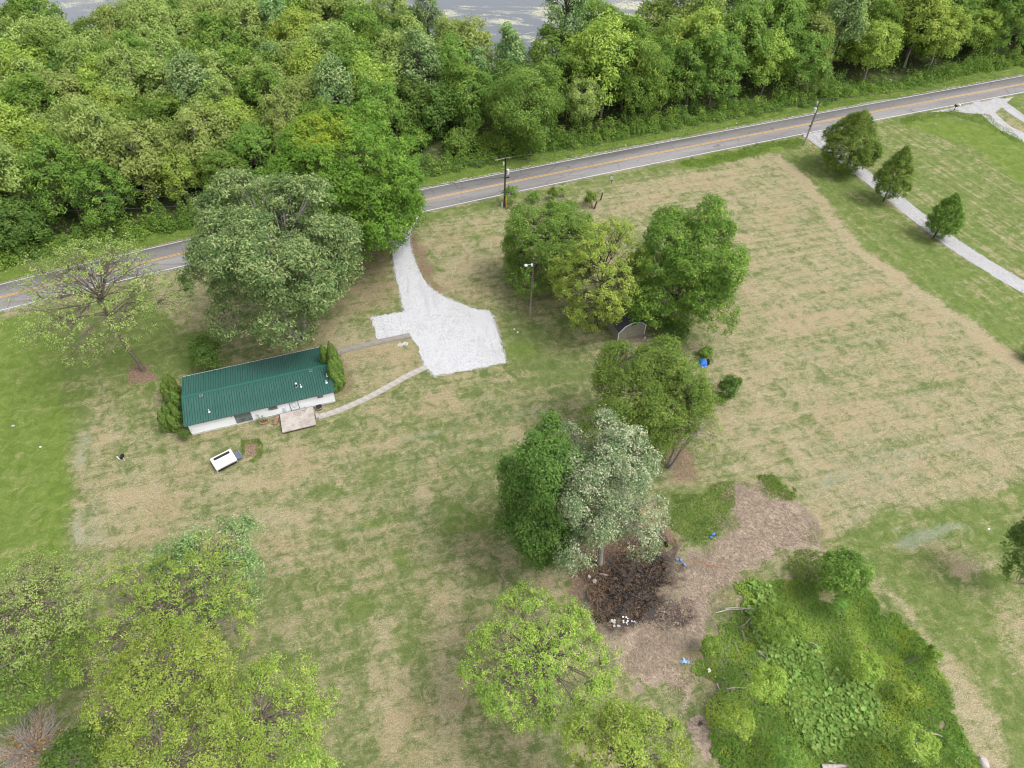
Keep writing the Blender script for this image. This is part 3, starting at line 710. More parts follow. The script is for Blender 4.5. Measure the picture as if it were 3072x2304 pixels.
def make_tree(seed, a, c, cen, leaf, bark, lobes=26, lobe_r=.42, clusters=420, per=40, spread=.5, lsize=.24,
              trunk_r=.28, fork=.35, zcut=-.55, limbs=1.0, twigs=.5, shape='round', special=None, jitter=.25, stems=1, inner=.12, flat=.75, noleaf=False):
    """tree standing at the local origin; crown ellipsoid (a, a, c) centred at cen"""
    r = np.random.default_rng(seed); cen = np.array(cen, float)
    D = fib(int(lobes * 2 / (1 - zcut)) + 1); D = D[D[:, 2] > zcut]
    D = unit(D + r.normal(0, .16, D.shape))
    sc = r.uniform(1 - jitter, 1 + jitter * .5, len(D))
    def warp(P):                                     # P in unit-crown space
        Q = P.copy()
        if shape == 'cone':                          # egg with a pointed top
            zz = (P[:, 2] + 1) / 2; f = np.clip(1.30 * (1 - np.clip(zz, 0, 1) ** 1.7) ** .8 + .05, .12, 1.15)
            f *= np.where(zz < .18, .70 + zz * 1.9, 1); Q[:, :2] *= f[:, None]
        elif shape == 'bell':                        # foliage hanging close to the ground
            Q[:, :2] *= (1 + .55 * np.clip(-P[:, 2], 0, 1))[:, None]
        elif shape == 'spread':                      # low wide vase
            f = 1 + .12 * P[:, 2]; Q[:, :2] *= f[:, None]
        return Q
    LC = D * (1 - lobe_r) * sc[:, None]
    LR = lobe_r * r.uniform(.75, 1.2, len(D))
    wgt = LR ** 2; k = r.choice(len(D), clusters, p=wgt / wgt.sum())
    dd = unit(r.normal(size=(clusters, 3)) + D[k] * 1.1 + [0, 0, .35])
    rad = r.uniform(.80, 1.04, clusters); ins = r.random(clusters) < inner; rad[ins] *= r.uniform(.2, .8, ins.sum())
    CC = LC[k] + dd * (LR[k] * rad)[:, None]
    CCw = warp(CC) * [a, a, c] + cen; LCw = warp(LC) * [a, a, c] + cen
    keep = CCw[:, 2] > .25; CCw, dd, k = CCw[keep], dd[keep], k[keep]; n = len(CCw)
    objs = {}
    if not noleaf:
        m = r.poisson(per, n); idx = np.repeat(np.arange(n), m)
        off = r.normal(size=(len(idx), 3)) * [spread, spread, spread * flat]
        pos = CCw[idx] + off
        pos[:, 2] = np.maximum(pos[:, 2], .1)
        nr = dd[idx] * .75 + unit(off) * .35 + [0, 0, .45] + r.normal(0, .45, (len(idx), 3))
        cl = np.clip(r.random(n)[idx] * .75 + r.random(len(idx)) * .25, 0, 1)
        sp = np.zeros(len(idx))
        if special is not None: sp = special(CCw, r)[idx]
        tint = np.stack([cl, r.random(len(idx)), sp], -1)
        objs['crown'] = leaves_mesh('crown', pos, nr, lsize, r, leaf, tint)
    # trunk and limbs
    segs = []
    fz = max(.3, cen[2] - c + fork * c)
    for s in range(stems):
        an = 2 * math.pi * s / max(stems, 1) + r.random(); off = 0 if stems == 1 else trunk_r * 1.3
        base = np.array([math.cos(an) * off, math.sin(an) * off, -.1])
        top = np.array([cen[0] * .45 + math.cos(an) * off * 3, cen[1] * .45 + math.sin(an) * off * 3, fz])
        mid = (base + top) / 2 + r.normal(0, .12, 3) * [1, 1, 0]
        segs.append((np.array([base, base * .5 + mid * .5, mid, top]), [trunk_r * 1.35, trunk_r * 1.02, trunk_r * .92, trunk_r * .75]))
        lead = cen + np.array([math.cos(an) * a * .12, math.sin(an) * a * .12, c * .62])
        P = np.array([top, top * .6 + lead * .4 + r.normal(0, .15, 3), lead]); segs.append((P, [trunk_r * .75, trunk_r * .45, trunk_r * .12]))
        if s == 0: spine = np.concatenate([[top], [top * (1 - t) + lead * t for t in (.2, .4, .6)]])
    order = r.permutation(len(LCw))[:int(len(LCw) * limbs)]; ends = []
    for q_ in order:
        e = LCw[q_]; j = np.argmin(np.linalg.norm(spine - e, axis=1) + .9 * np.maximum(0, spine[:, 2] - e[2] + .3)); s0 = spine[j]
        L = np.linalg.norm(e - s0); m1 = s0 * .55 + e * .45 + np.array([0, 0, .10 * L]) + r.normal(0, .05 * L, 3)
        r0 = trunk_r * r.uniform(.30, .48)
        segs.append((np.array([s0, s0*.8+m1*.2+r.normal(0,.02*L,3), m1, m1*.45+e*.55+r.normal(0,.04*L,3), e]), [r0, r0 * .85, r0 * .62, r0 * .42, r0 * .22])); ends.append((q_, m1, r0))
    em = {q_: m1 for q_, m1, _ in ends}
    for i in r.permutation(n)[:int(n * twigs)]:
        e = CCw[i]; s0 = LCw[k[i]] if (k[i] in em and r.random() < .7) else em.get(k[i], LCw[k[i]])
        if k[i] not in em: continue
        L = np.linalg.norm(e - s0); mm = (s0 + e) / 2 + r.normal(0, .09 * L, 3) + [0, 0, -.03 * L]
        segs.append((np.array([s0, mm, e]), [trunk_r * .10, trunk_r * .065, .012]))
    objs['trunk'] = tubes_mesh('trunk', segs, bark)
    return objs

def solve(base, crown):
    """base pixel and crown centre/radii in pixels -> world base, local crown centre, a, c"""
    B = G(*base); cx, cy, rx, ry = crown
    C = at_y(cx, cy, B[1]); m = mpp(C); a = rx * m; H = ry * m
    e = math.atan2(CAM_H - C[2], C[1]); s2 = (H ** 2 - (a * math.sin(e)) ** 2) / math.cos(e) ** 2
    c = max(.42 * a, math.sqrt(max(s2, 0)))
    if C[2] - c < .2: C[2] = c + .2
    return B, C - B, a, c
def plant(name, label, cat, base, crown, group=None, parts=('trunk', 'crown'), maxc=None, **kw):
    B, cen, a, c = solve(base, crown)
    if maxc: c = min(c, maxc)
    me = make_tree(a=a, c=c, cen=cen, **kw)
    t = thing(name, label, cat, B, group=group)
    for p in parts:
        if p in me: link(p, me[p], t)
    return t
def yellow_top(CC, r):
    px = to_px(CC + YB)     # boughs at the crown's upper left carry yellow leaves
    q = ((px[:, 0] - 960) / 95) ** 2 + ((px[:, 1] - 395) / 75) ** 2
    return np.clip(1.15 - q, 0, 1) * (r.random(len(CC)) < .8) * .75
TK = dict(
  airy=dict(lobes=34, lobe_r=.34, per=34, spread=.25, twigs=.8, inner=.2, jitter=.3),
  dense=dict(lobes=52, lobe_r=.29, zcut=-.95, shape='bell', per=26, spread=.30, twigs=.12, inner=.10, jitter=.34))
YB = G(1120, 745)
plant('walnut_tree', 'sparse spreading tree with bare dark limbs between the road and the left lawn', 'tree', (432, 1112), (280, 905, 245, 225),
      seed=21, leaf=LM['locust'], bark=M['bark'], **{**TK['airy'], 'per': 11, 'twigs': 1}, clusters=760, lsize=.19, trunk_r=.30, fork=.15, zcut=-.35)
plant('silver_maple', 'large grey-green tree between the road and the green-roofed house', 'tree', (905, 1020), (826, 757, 260, 234),
      seed=22, leaf=LM['silver'], bark=M['bark_grey'], lobes=46, lobe_r=.27, clusters=2900, per=26, spread=.36, lsize=.27, shape='bell', trunk_r=.36, twigs=.25, jitter=.4, inner=.15, fork=.0, zcut=-.95, stems=2)
plant('maple_tree', 'biggest round bright green tree with yellow boughs, overhanging the road and drive mouth', 'tree', (1120, 745), (1035, 535, 238, 222),
      seed=23, leaf=LM['bright'], bark=M['bark'], **TK['dense'], clusters=3300, lsize=.29, trunk_r=.5, special=yellow_top)
plant('round_tree', 'small dark green tree at the back corner of the house', 'tree', (632, 1108), (616, 1062, 48, 50),
      seed=24, leaf=LM['darkgreen'], bark=M['bark'], lobes=14, lobe_r=.40, clusters=170, per=34, spread=.26, lsize=.20, trunk_r=.1)
plant('willow_tree', 'dark olive tree behind the light pole, left of the three-tree clump', 'tree', (1656, 850), (1648, 768, 140, 142),
      seed=25, leaf=LM['mid'], bark=M['bark_dark'], lobes=36, lobe_r=.32, clusters=1900, shape='bell', per=26, spread=.27, lsize=.19, trunk_r=.3, twigs=.5, inner=.15, zcut=-.9)
plant('lime_leaved_tree', 'airy lime green tree leaning over the barn-roofed shed', 'tree', (1790, 985), (1788, 888, 150, 178),
      seed=26, leaf=LM['yellow'], bark=M['bark_dark'], **{**TK['airy'], 'per': 34}, zcut=-.95, clusters=760, lsize=.19, trunk_r=.26, fork=.4)
plant('maple_tree', 'tall dense green tree on the right of the clump, edging the hay field', 'tree', (2010, 962), (2062, 790, 165, 190),
      seed=27, leaf=LM['maple'], bark=M['bark'], **TK['dense'], clusters=2300, lsize=.23, trunk_r=.4)
plant('sapling', 'low dark green bush at the foot of the dense tree beside the shed', 'shrub', (2030, 1012), (2030, 988, 42, 36),
      seed=28, leaf=LM['darkgreen'], bark=M['bark'], lobes=10, lobe_r=.42, clusters=110, per=30, spread=.25, lsize=.19, trunk_r=.06)
plant('sapling', 'dark bush squeezed between the shed end and the dense tree', 'shrub', (1962, 985), (1958, 955, 36, 40),
      seed=29, leaf=LM['darkgreen'], bark=M['bark'], lobes=10, lobe_r=.42, clusters=100, per=30, spread=.25, lsize=.19, trunk_r=.06)
plant('elm_tree', 'mid green feathery tree between the shed apron and the silvery tree', 'tree', (1955, 1350), (1950, 1170, 178, 160),
      seed=30, leaf=LM['mid'], bark=M['bark'], lobes=30, lobe_r=.36, clusters=2100, shape='bell', per=26, spread=.27, lsize=.18, trunk_r=.34, twigs=.4, jitter=.4, stems=2, zcut=-.9)
plant('half_bare_tree', 'thin half-bare tree with fanned grey branches on the field side of the feathery tree', 'tree', (2008, 1400), (2085, 1290, 88, 82),
      seed=31, stems=3, leaf=LM['locust'], bark=M['bark_grey'], lobes=34, lobe_r=.30, clusters=420, per=7, spread=.22, lsize=.15, trunk_r=.16, twigs=1, fork=.1)
plant('maple_tree', 'dark glossy green tree pressed against the left of the silvery tree', 'tree', (1640, 1690), (1632, 1500, 145, 226),
      seed=32, leaf=LM['darkgreen'], bark=M['bark_dark'], **TK['dense'], clusters=2100, lsize=.18, trunk_r=.32)
plant('white_poplar', 'silvery white-leaved tree standing over the burnt heap', 'tree', (1800, 1690), (1790, 1462, 186, 212),
      seed=33, leaf=LM['white'], bark=M['bark_grey'], lobes=44, lobe_r=.27, clusters=2300, per=26, spread=.24, lsize=.16, shape='bell', trunk_r=.28, twigs=.3, jitter=.5, zcut=-.9)
plant('box_elder', 'round yellow-green tree in the middle of the bottom edge, beside the burnt heap', 'tree', (1607, 2105), (1612, 1975, 240, 225),
      seed=34, leaf=LM['yellow'], bark=M['bark'], lobes=44, lobe_r=.26, clusters=1000, per=26, spread=.18, lsize=.13, trunk_r=.28, twigs=.8, inner=.3, flat=.6, jitter=.3, zcut=-.3)
plant('box_elder', 'yellow-green tree cut off by the bottom edge, right of the round one', 'tree', (1850, 2440), (1872, 2290, 192, 190),
      seed=35, leaf=LM['yellow'], bark=M['bark'], lobes=40, lobe_r=.30, clusters=950, per=26, spread=.18, lsize=.13, trunk_r=.25, twigs=.7, inner=.3, flat=.6)
plant('silver_leaved_tree', 'loose grey-green treetop at the top of the lower left clump', 'tree', (640, 1880), (618, 1712, 185, 130),
      seed=36, leaf=LM['silver'], bark=M['bark_dark'], lobes=26, lobe_r=.32, clusters=420, per=30, spread=.36, lsize=.17, trunk_r=.24, twigs=.6, jitter=.4, fork=.4)
for sd, b, cr, lab, lf in [
  (37, (570, 2030), (500, 1850, 265, 200), 'broad lime green tree in the middle of the lower left clump', 'yellow'),
  (38, (250, 2030), (95, 1810, 200, 175), 'pale sparse lime tree with a bare leaning limb at the left edge', 'locust'),
  (39, (560, 2260), (480, 2060, 235, 150), 'lime tree directly above the dead brush tree, lower left clump', 'yellow'),
  (40, (850, 2330), (785, 2160, 215, 155), 'bright yellow-green tree at the right end of the lower left clump', 'yellow'),
  (41, (620, 2480), (520, 2310, 250, 150), 'lime tree cut by the bottom edge right of the dead brush tree', 'yellow'),
  (42, (960, 2560), (905, 2370, 120, 110), 'lowest lime treetop poking over the bottom edge, left half', 'yellow')]:
    plant('box_elder', lab, 'tree', b, cr, seed=sd, leaf=LM[lf], bark=M['bark'], lobes=38, lobe_r=.30, clusters=int(800 * (cr[2] / 250) ** 1.3) + 150, per=22 if sd != 38 else 13,
          spread=.19, lsize=.125, trunk_r=.3, twigs=.7, inner=.25, flat=.65, jitter=.35, zcut=-.3)
plant('scrub_tree', 'low olive scrub tree at the left edge above the dead brush tree', 'tree', (110, 2090), (60, 1960, 190, 110),
      seed=43, leaf=LM['mid'], bark=M['bark'], lobes=26, lobe_r=.34, clusters=420, per=30, spread=.35, lsize=.18, trunk_r=.2, twigs=.3)
plant('scrub_tree', 'low dark scrub tree in the bottom left corner behind the dead brush tree', 'tree', (170, 2420), (250, 2290, 130, 90),
      seed=44, leaf=LM['darkgreen'], bark=M['bark'], lobes=26, lobe_r=.34, clusters=300, per=28, spread=.3, lsize=.17, trunk_r=.15, twigs=.3)
# the dead, twiggy one
def dead_tree():
    r = np.random.default_rng(77); B = G(120, 2260); segs = []; lf = []
    for i in range(210):
        d = unit(r.normal(size=3) * [1, 1, .5] + [0, 0, .45]); L = r.uniform(1.6, 4.4); P = [np.array([0, 0, .8]) + r.normal(0, .15, 3)]
        for j in range(4): d = unit(d + r.normal(0, .22, 3)); P.append(P[-1] + d * L / 4)
        P = np.array(P); P[:, 2] = np.maximum(P[:, 2], .05); r0 = r.uniform(.02, .055)
        segs.append((P, [r0, r0 * .8, r0 * .6, r0 * .4, .008]))
        for j in range(3, 5):
            for q_ in range(3):
                e = P[j] + unit(r.normal(size=3)) * r.uniform(.3, .9); segs.append((np.array([P[j - 1], (P[j - 1] + e) / 2 + r.normal(0, .05, 3), e]), [.014, .011, .006]))
        if r.random() < .22: lf += [P[j] + r.normal(0, .25, 3) for j in (1, 2, 3) for _ in range(14)]
    segs.append((np.array([[0, 0, -.1], [0, 0, .9], [.1, 0, 2.2]]), [.22, .18, .05]))
    t = thing('dead_tree', 'dead grey brush tree of tangled bare twigs in the lower left corner', 'dead tree', B)
    link('branches', tubes_mesh('branches', segs, M['deadwood'], 4), t)
    lf = np.array(lf); link('withered_leaves', leaves_mesh('withered_leaves', lf, r.normal(size=lf.shape) + [0, 0, .5], .16, r, LM['dry'], r.random((len(lf), 3)) * [1, 1, 0]), t)
dead_tree()
# three trees along the gravel lane
for i, (b, cr, lab) in enumerate([((2540, 512), (2557, 424, 82, 96), 'largest of the three egg-shaped trees along the gravel lane, nearest the road'),
                                  ((2650, 604), (2687, 520, 50, 84), 'slim egg-shaped tree in the middle of the three along the gravel lane'),
                                  ((2800, 712), (2838, 650, 48, 68), 'smallest egg-shaped tree on the gravel lane, farthest from the road')]):
    plant('lane_tree', lab, 'tree', b, cr, group='trees along the gravel lane', seed=50 + i, leaf=LM['maple'], bark=M['bark_dark'], shape='cone',
          lobes=44, lobe_r=.32, clusters=(1900, 800, 700)[i], per=22, spread=.20, lsize=.185, trunk_r=.13, twigs=.1, zcut=-.9, jitter=.12)
# shrubs
SH = [((2540, 1775), (2535, 1712, 72, 68), 'bright green bush at the top tip of the weedy patch', 'mid', 330, .22, .17),
      ((3078, 1750), (3068, 1680, 70, 118), 'dark bush cut by the right edge above the mown lawn', 'darkgreen', 420, .26, .18),
      ((3100, 1075), (3098, 1055, 28, 22), 'small dark bush just entering at the right edge of the hay field', 'darkgreen', 60, .2, .17),
      ((1534, 617), (1532, 588, 24, 30), 'thin upright sapling bush touching the near utility pole', 'mid', 70, .22, .16),
      ((1600, 607), (1600, 592, 18, 17), 'small round roadside bush, right of the near utility pole', 'mid', 50, .18, .16),
      ((1657, 602), (1659, 584, 14, 20), 'narrow roadside bush, second after the near utility pole', 'mid', 42, .18, .16),
      ((1690, 590), (1690, 572, 14, 14), 'faint sparse roadside bush, farthest right of the row', 'locust', 20, .22, .15),
      ((1778, 620), (1772, 594, 20, 22), 'leafy bush growing round the old fence post', 'maple', 70, .2, .17),
      ((2190, 1196), (2192, 1160, 30, 34), 'small dark green tree in the hay field below the blue tarp', 'darkgreen', 130, .2, .17),
      ((2118, 1066), (2118, 1062, 18, 15), 'weeds round the blue tarp pile', 'weed', 60, .15, .15),
      ((2160, 1205), (2166, 1190, 18, 15), 'low weeds left of the small dark field tree', 'weed', 30, .15, .15),
      ((552, 1316), (553, 1300, 16, 14), 'dark weed bush at the front left corner of the house', 'darkgreen', 50, .14, .15)]
for i, (b, cr, lab, lf, nc, spd, ls) in enumerate(SH):
    plant('shrub', lab, 'shrub', b, cr, seed=60 + i, leaf=LM[lf], bark=M['bark'], lobes=10 if nc < 200 else 22, lobe_r=.42, clusters=nc, per=26, spread=spd, lsize=ls,
          trunk_r=.05, twigs=.4, zcut=-.5, stems=3, jitter=.35, fork=.1)
# arborvitae columns at both ends of the house
def arbor_mesh(seed, h, rad):
    r = np.random.default_rng(seed); n = int(1700 * (h / 4) * (rad / .55))
    z = r.random(n) ** .9; ang = r.random(n) * 2 * math.pi
    prof = rad * np.clip(np.minimum(1, .55 + z * 2.2), 0, 1) * (1 - z ** 2.6) ** .75
    lump = 1 + .14 * np.sin(ang * 3 + z * 9 + seed) + .10 * np.sin(ang * 5 - z * 14)
    rr = prof * lump * r.uniform(.86, 1.03, n)
    pos = np.stack([np.cos(ang) * rr, np.sin(ang) * rr, .1 + z * h], -1)
    nr = np.stack([np.cos(ang), np.sin(ang), .35 + z * .6], -1) + r.normal(0, .28, (n, 3))
    tint = np.stack([np.clip(.5 + .5 * np.sin(ang * 4 + z * 11) * .6 + r.normal(0, .2, n), 0, 1), r.random(n), np.zeros(n)], -1)
    core = MB().tube([(0, 0, -.1), (0, 0, h * .25), (0, 0, h * .6), (0, 0, h * .93)], [rad * .25, rad * .72, rad * .62, rad * .08], 7)
    return leaves_mesh('foliage', pos, nr, .15, r, LM['arbor'], tint, 1.5), core
AV = {'left': [((505, 1123), (535, 1183)), ((503, 1130), (522, 1186)), ((493, 1148), (513, 1205)), ((514, 1150), (535, 1206)), ((503, 1166), (522, 1224)), ((524, 1172), (541, 1226)),
               ((510, 1206), (528, 1256)), ((498, 1212), (516, 1266)), ((521, 1217), (538, 1266)), ((481, 1230), (508, 1292)), ((512, 1238), (535, 1290))],
      'right': [((982, 1025), (994, 1125)), ((1004, 1024), (1016, 1124)), ((996, 1040), (1008, 1140)), ((1000, 1074), (1012, 1172)), ((1014, 1060), (1025, 1158))]}
POSN = {'left': ['back left of the row by the garage-side wall', 'rearmost outer', 'second outer', 'second inner', 'third outer', 'third inner', 'slim middle', 'fourth outer', 'fourth inner', 'frontmost leaning outer', 'frontmost inner'],
        'right': ['rear inner', 'rear outer', 'centre', 'frontmost and fattest', 'front outer']}
for side_, L in AV.items():
    for i, (tp, bp) in enumerate(L):
        B = G(*bp); T = at_y(tp[0], tp[1], B[1]); h = max(2.2, T[2] * .94); rad = .64 if side_ == 'left' else .84
        fol, core = arbor_mesh(200 + i * 7 + (side_ == 'right') * 100, h, rad)
        wpos = POSN[side_][i].replace('back left of the row by the garage-side wall', 'rearmost inner')
        t = thing('arborvitae', 'clipped-looking conical evergreen, %s of the %s at the %s end of the house' % (wpos, {'left': 'eleven', 'right': 'five'}[side_], side_), 'evergreen', B, group='evergreens at the %s end of the house' % side_)
        link('foliage', fol, t); core.build('trunk', M['bark_dark'], t, smooth=True)
        t.rotation_euler = (R(rnd.uniform(-4, 4)), R(rnd.uniform(-4, 4)), 0)

# ---------------------------------------------------------------- the wood beyond the road
WS = {}
def proto(key, **kw): WS[key] = [make_tree(seed=300 + len(WS) * 10 + j, **kw) for j in range(kw.pop('variants', 3))]
def protos(key, nv, **kw): WS[key] = [make_tree(seed=300 + len(WS) * 10 + j, **kw) for j in range(nv)]
protos('locust', 3, a=4.48, c=5.29, cen=(0, 0, 7.5), leaf=LM['locust'], bark=M['bark_grey'], lobes=24, lobe_r=.34, clusters=260, per=32, spread=.42, lsize=.30, trunk_r=.20, twigs=.8, limbs=1, inner=.2, jitter=.35)
protos('yellow', 2, a=4.70, c=5.06, cen=(0, 0, 7.1), leaf=LM['yellow'], bark=M['bark_grey'], lobes=24, lobe_r=.36, clusters=300, per=32, spread=.42, lsize=.30, trunk_r=.20, twigs=.5, inner=.15, jitter=.3)
protos('mid', 3, shape='bell', a=4.93, c=5.98, cen=(0, 0, 6.7), leaf=LM['mid'], bark=M['bark'], lobes=26, lobe_r=.36, clusters=330, per=34, spread=.36, lsize=.28, trunk_r=.22, twigs=.3, jitter=.3, zcut=-.7)
protos('maple', 2, shape='bell', a=4.70, c=5.75, cen=(0, 0, 6.3), leaf=LM['maple'], bark=M['bark'], lobes=24, lobe_r=.38, clusters=330, per=34, spread=.36, lsize=.28, trunk_r=.22, twigs=.2, jitter=.3, zcut=-.8)
protos('dark', 2, shape='bell', a=4.26, c=5.29, cen=(0, 0, 5.5), leaf=LM['darkgreen'], bark=M['bark_dark'], lobes=22, lobe_r=.38, clusters=280, per=34, spread=.42, lsize=.30, trunk_r=.2, twigs=.3, jitter=.3, zcut=-.8)
protos('silver', 2, shape='bell', a=3.2, c=5.6, cen=(0, 0, 9.0), leaf=LM['silver'], bark=M['bark_grey'], lobes=24, lobe_r=.34, clusters=280, per=30, spread=.42, lsize=.30, trunk_r=.2, twigs=.4, jitter=.3)
protos('tall', 2, a=3.2, c=6.4, cen=(.3, 0, 11.5), leaf=LM['silver'], bark=M['bark_dark'], lobes=26, lobe_r=.26, clusters=210, per=20, spread=.40, lsize=.28, trunk_r=.26, twigs=1, jitter=.3, inner=.3)
protos('bush', 3, a=2.2, c=1.6, cen=(0, 0, 1.6), leaf=LM['maple'], bark=M['bark'], lobes=12, lobe_r=.42, clusters=110, per=30, spread=.35, lsize=.27, trunk_r=.08, twigs=.2, zcut=-.4, stems=3)
protos('bushmid', 2, a=2.3, c=1.8, cen=(0, 0, 1.8), leaf=LM['mid'], bark=M['bark'], lobes=12, lobe_r=.42, clusters=110, per=30, spread=.35, lsize=.27, trunk_r=.08, twigs=.3, zcut=-.4, stems=3)
LOOK = {'locust': ('locust_tree', 'pale yellowish airy tree'), 'yellow': ('lime_leaved_tree', 'lime green tree'), 'mid': ('woodland_tree', 'mid green leafy tree'),
        'maple': ('maple_tree', 'fresh green full-crowned tree'), 'dark': ('dark_green_tree', 'dark green tree'), 'silver': ('willow_tree', 'grey-green narrow tree'), 'bush': ('bush', 'low leafy bush'), 'bushmid': ('bush', 'low pale green bush'), 'tall': ('tall_thin_tree', 'tall bare-stemmed tree')}
def wood_copy(key, p, sc, rz, name, label, cat, group):
    me = WS[key][rnd.randrange(len(WS[key]))]
    t = thing(name, label, cat, p, rz, group); t.scale = (sc * rnd.uniform(.9, 1.12), sc * rnd.uniform(.9, 1.12), sc * rnd.uniform(.9, 1.15))
    for k in ('trunk', 'crown'): link(k, me[k], t)
    return t
def where(px):
    x, y = px
    return 'at the left edge' if x < 250 else 'above the sparse tree' if x < 560 else 'above the grey-green tree' if x < 840 else 'behind the biggest maple' if x < 1260 else \
          'above the near pole' if x < 1700 else 'above the mid road' if x < 2150 else 'near the far pole' if x < 2560 else 'above the lane trees' if x < 2850 else 'at the right edge'
ORD = ['leftmost', 'second from left', 'third from left', 'fourth from left', 'fifth from left', 'sixth from left', 'seventh from left', 'eighth from left', 'ninth from left', 'tenth from left', 'eleventh from left', 'twelfth from left', 'thirteenth from left', 'fourteenth from left']
placed = {}
cand = []
sp = 7.1
r = np.random.default_rng(5)
for j, yy in enumerate(np.arange(60, 215, sp * .86)):
    for i, xx in enumerate(np.arange(-170, 175, sp)):
        p = np.array([xx + (j % 2) * sp / 2 + r.uniform(-1.5, 1.5), yy + r.uniform(-1.3, 1.3), 0])
        cand.append(p)
cand = np.array(cand)
dF = inside(np.vstack([E_far, [[900, 3000, 0], [-900, 3000, 0]]]), cand[:, 0], cand[:, 1])
dL = inside(LAKE, cand[:, 0], cand[:, 1])
px = to_px(cand)
ok = (dF > 8.2) & (dL < -.5) & (px[:, 0] > -190) & (px[:, 0] < 3260)
cand, dF, dL, px = cand[ok], dF[ok], dL[ok], px[ok]
ndone = {}
for p, df, dl, q_ in zip(cand, dF, dL, px):
    x, y = q_
    u = rnd.random(); reg = vnoise(np.array([p[0]]), np.array([p[1]]), 11, 9)[0]
    if x < 1250:
        key = 'locust' if u < .46 else 'yellow' if u < .60 else 'mid' if u < .78 else 'dark' if u < .88 else 'silver' if u < .94 else 'maple'
        if df < 14: key = 'mid' if u < .35 else 'yellow' if u < .55 else 'dark' if u < .75 else 'locust'
        if reg > .68 and df > 14: key = 'dark' if u < .5 else 'maple'
    elif x < 1700:
        key = 'mid' if u < .3 else 'dark' if u < .55 else 'maple' if u < .7 else 'locust' if u < .85 else 'silver'
        if dl > -16: key = 'tall' if u < .5 else 'locust' if u < .8 else 'mid'
        if dl > -16 and rnd.random() < .5: continue
    elif x < 2400:
        if dl > -8 and rnd.random() < .5: continue
        key = 'locust' if u < .35 else 'mid' if u < .65 else 'yellow' if u < .82 else 'maple'
    else:
        key = 'mid' if u < .35 else 'maple' if u < .6 else 'yellow' if u < .75 else 'locust' if u < .9 else 'silver'
    if x < 480 and dl > -10 and rnd.random() < .15: continue
    if abs(x - 1590) < 95 and df < 16: continue
    if 1230 < x < 1500 and df < 15: key = 'bush' if u < .5 else 'bushmid'
    if key.startswith('bush'): q_ = q_ + [0, 0]
    sc = (1.35 if key.startswith('bush') else 1) * rnd.uniform(.92, 1.26) * (.85 if df < 12 else 1.0) * (1.12 if x > 1750 else 1.0) * (1.05 if dl > -14 and x > 1200 else 1)
    row = 'on the lake shore' if dl > -7 else ('front', 'second', 'third', 'fourth', 'fifth', 'sixth', 'seventh', 'eighth', 'ninth', 'tenth', 'eleventh', 'twelfth')[min(11, int((df - 8.2) / 6.3))] + ' rank from the road'
    nm, look = LOOK[key]; wh = where(q_)
    placed.setdefault((look, row, wh), []).append((q_[0], wood_copy(key, p, sc, rnd.uniform(0, 6.28), nm, look, 'shrub' if nm == 'bush' else 'tree', 'trees of the wood beyond the road')))
for (look, row, wh), L in placed.items():
    L.sort(key=lambda e: e[0])
    for i, (_, t) in enumerate(L): t['label'] = '%s, %s %s' % (look, row, wh) + (', ' + ORD[min(i, 13)] if len(L) > 1 else '')
print('wood trees', sum(len(v) for v in placed.values()))
B = G(1590, 462)
t = thing('roadside_maple', 'bright green full tree standing forward of the wood, above the near utility pole', 'tree', B)
me = make_tree(seed=401, leaf=LM['mid'], bark=M['bark'], a=7.0, c=7.4, cen=(-.2, 1.5, 8.6), lobes=30, lobe_r=.36, clusters=900, per=32, spread=.5, lsize=.27, trunk_r=.3, twigs=.3, jitter=.35, zcut=-.85)
for k in ('trunk', 'crown'): link(k, me[k], t)
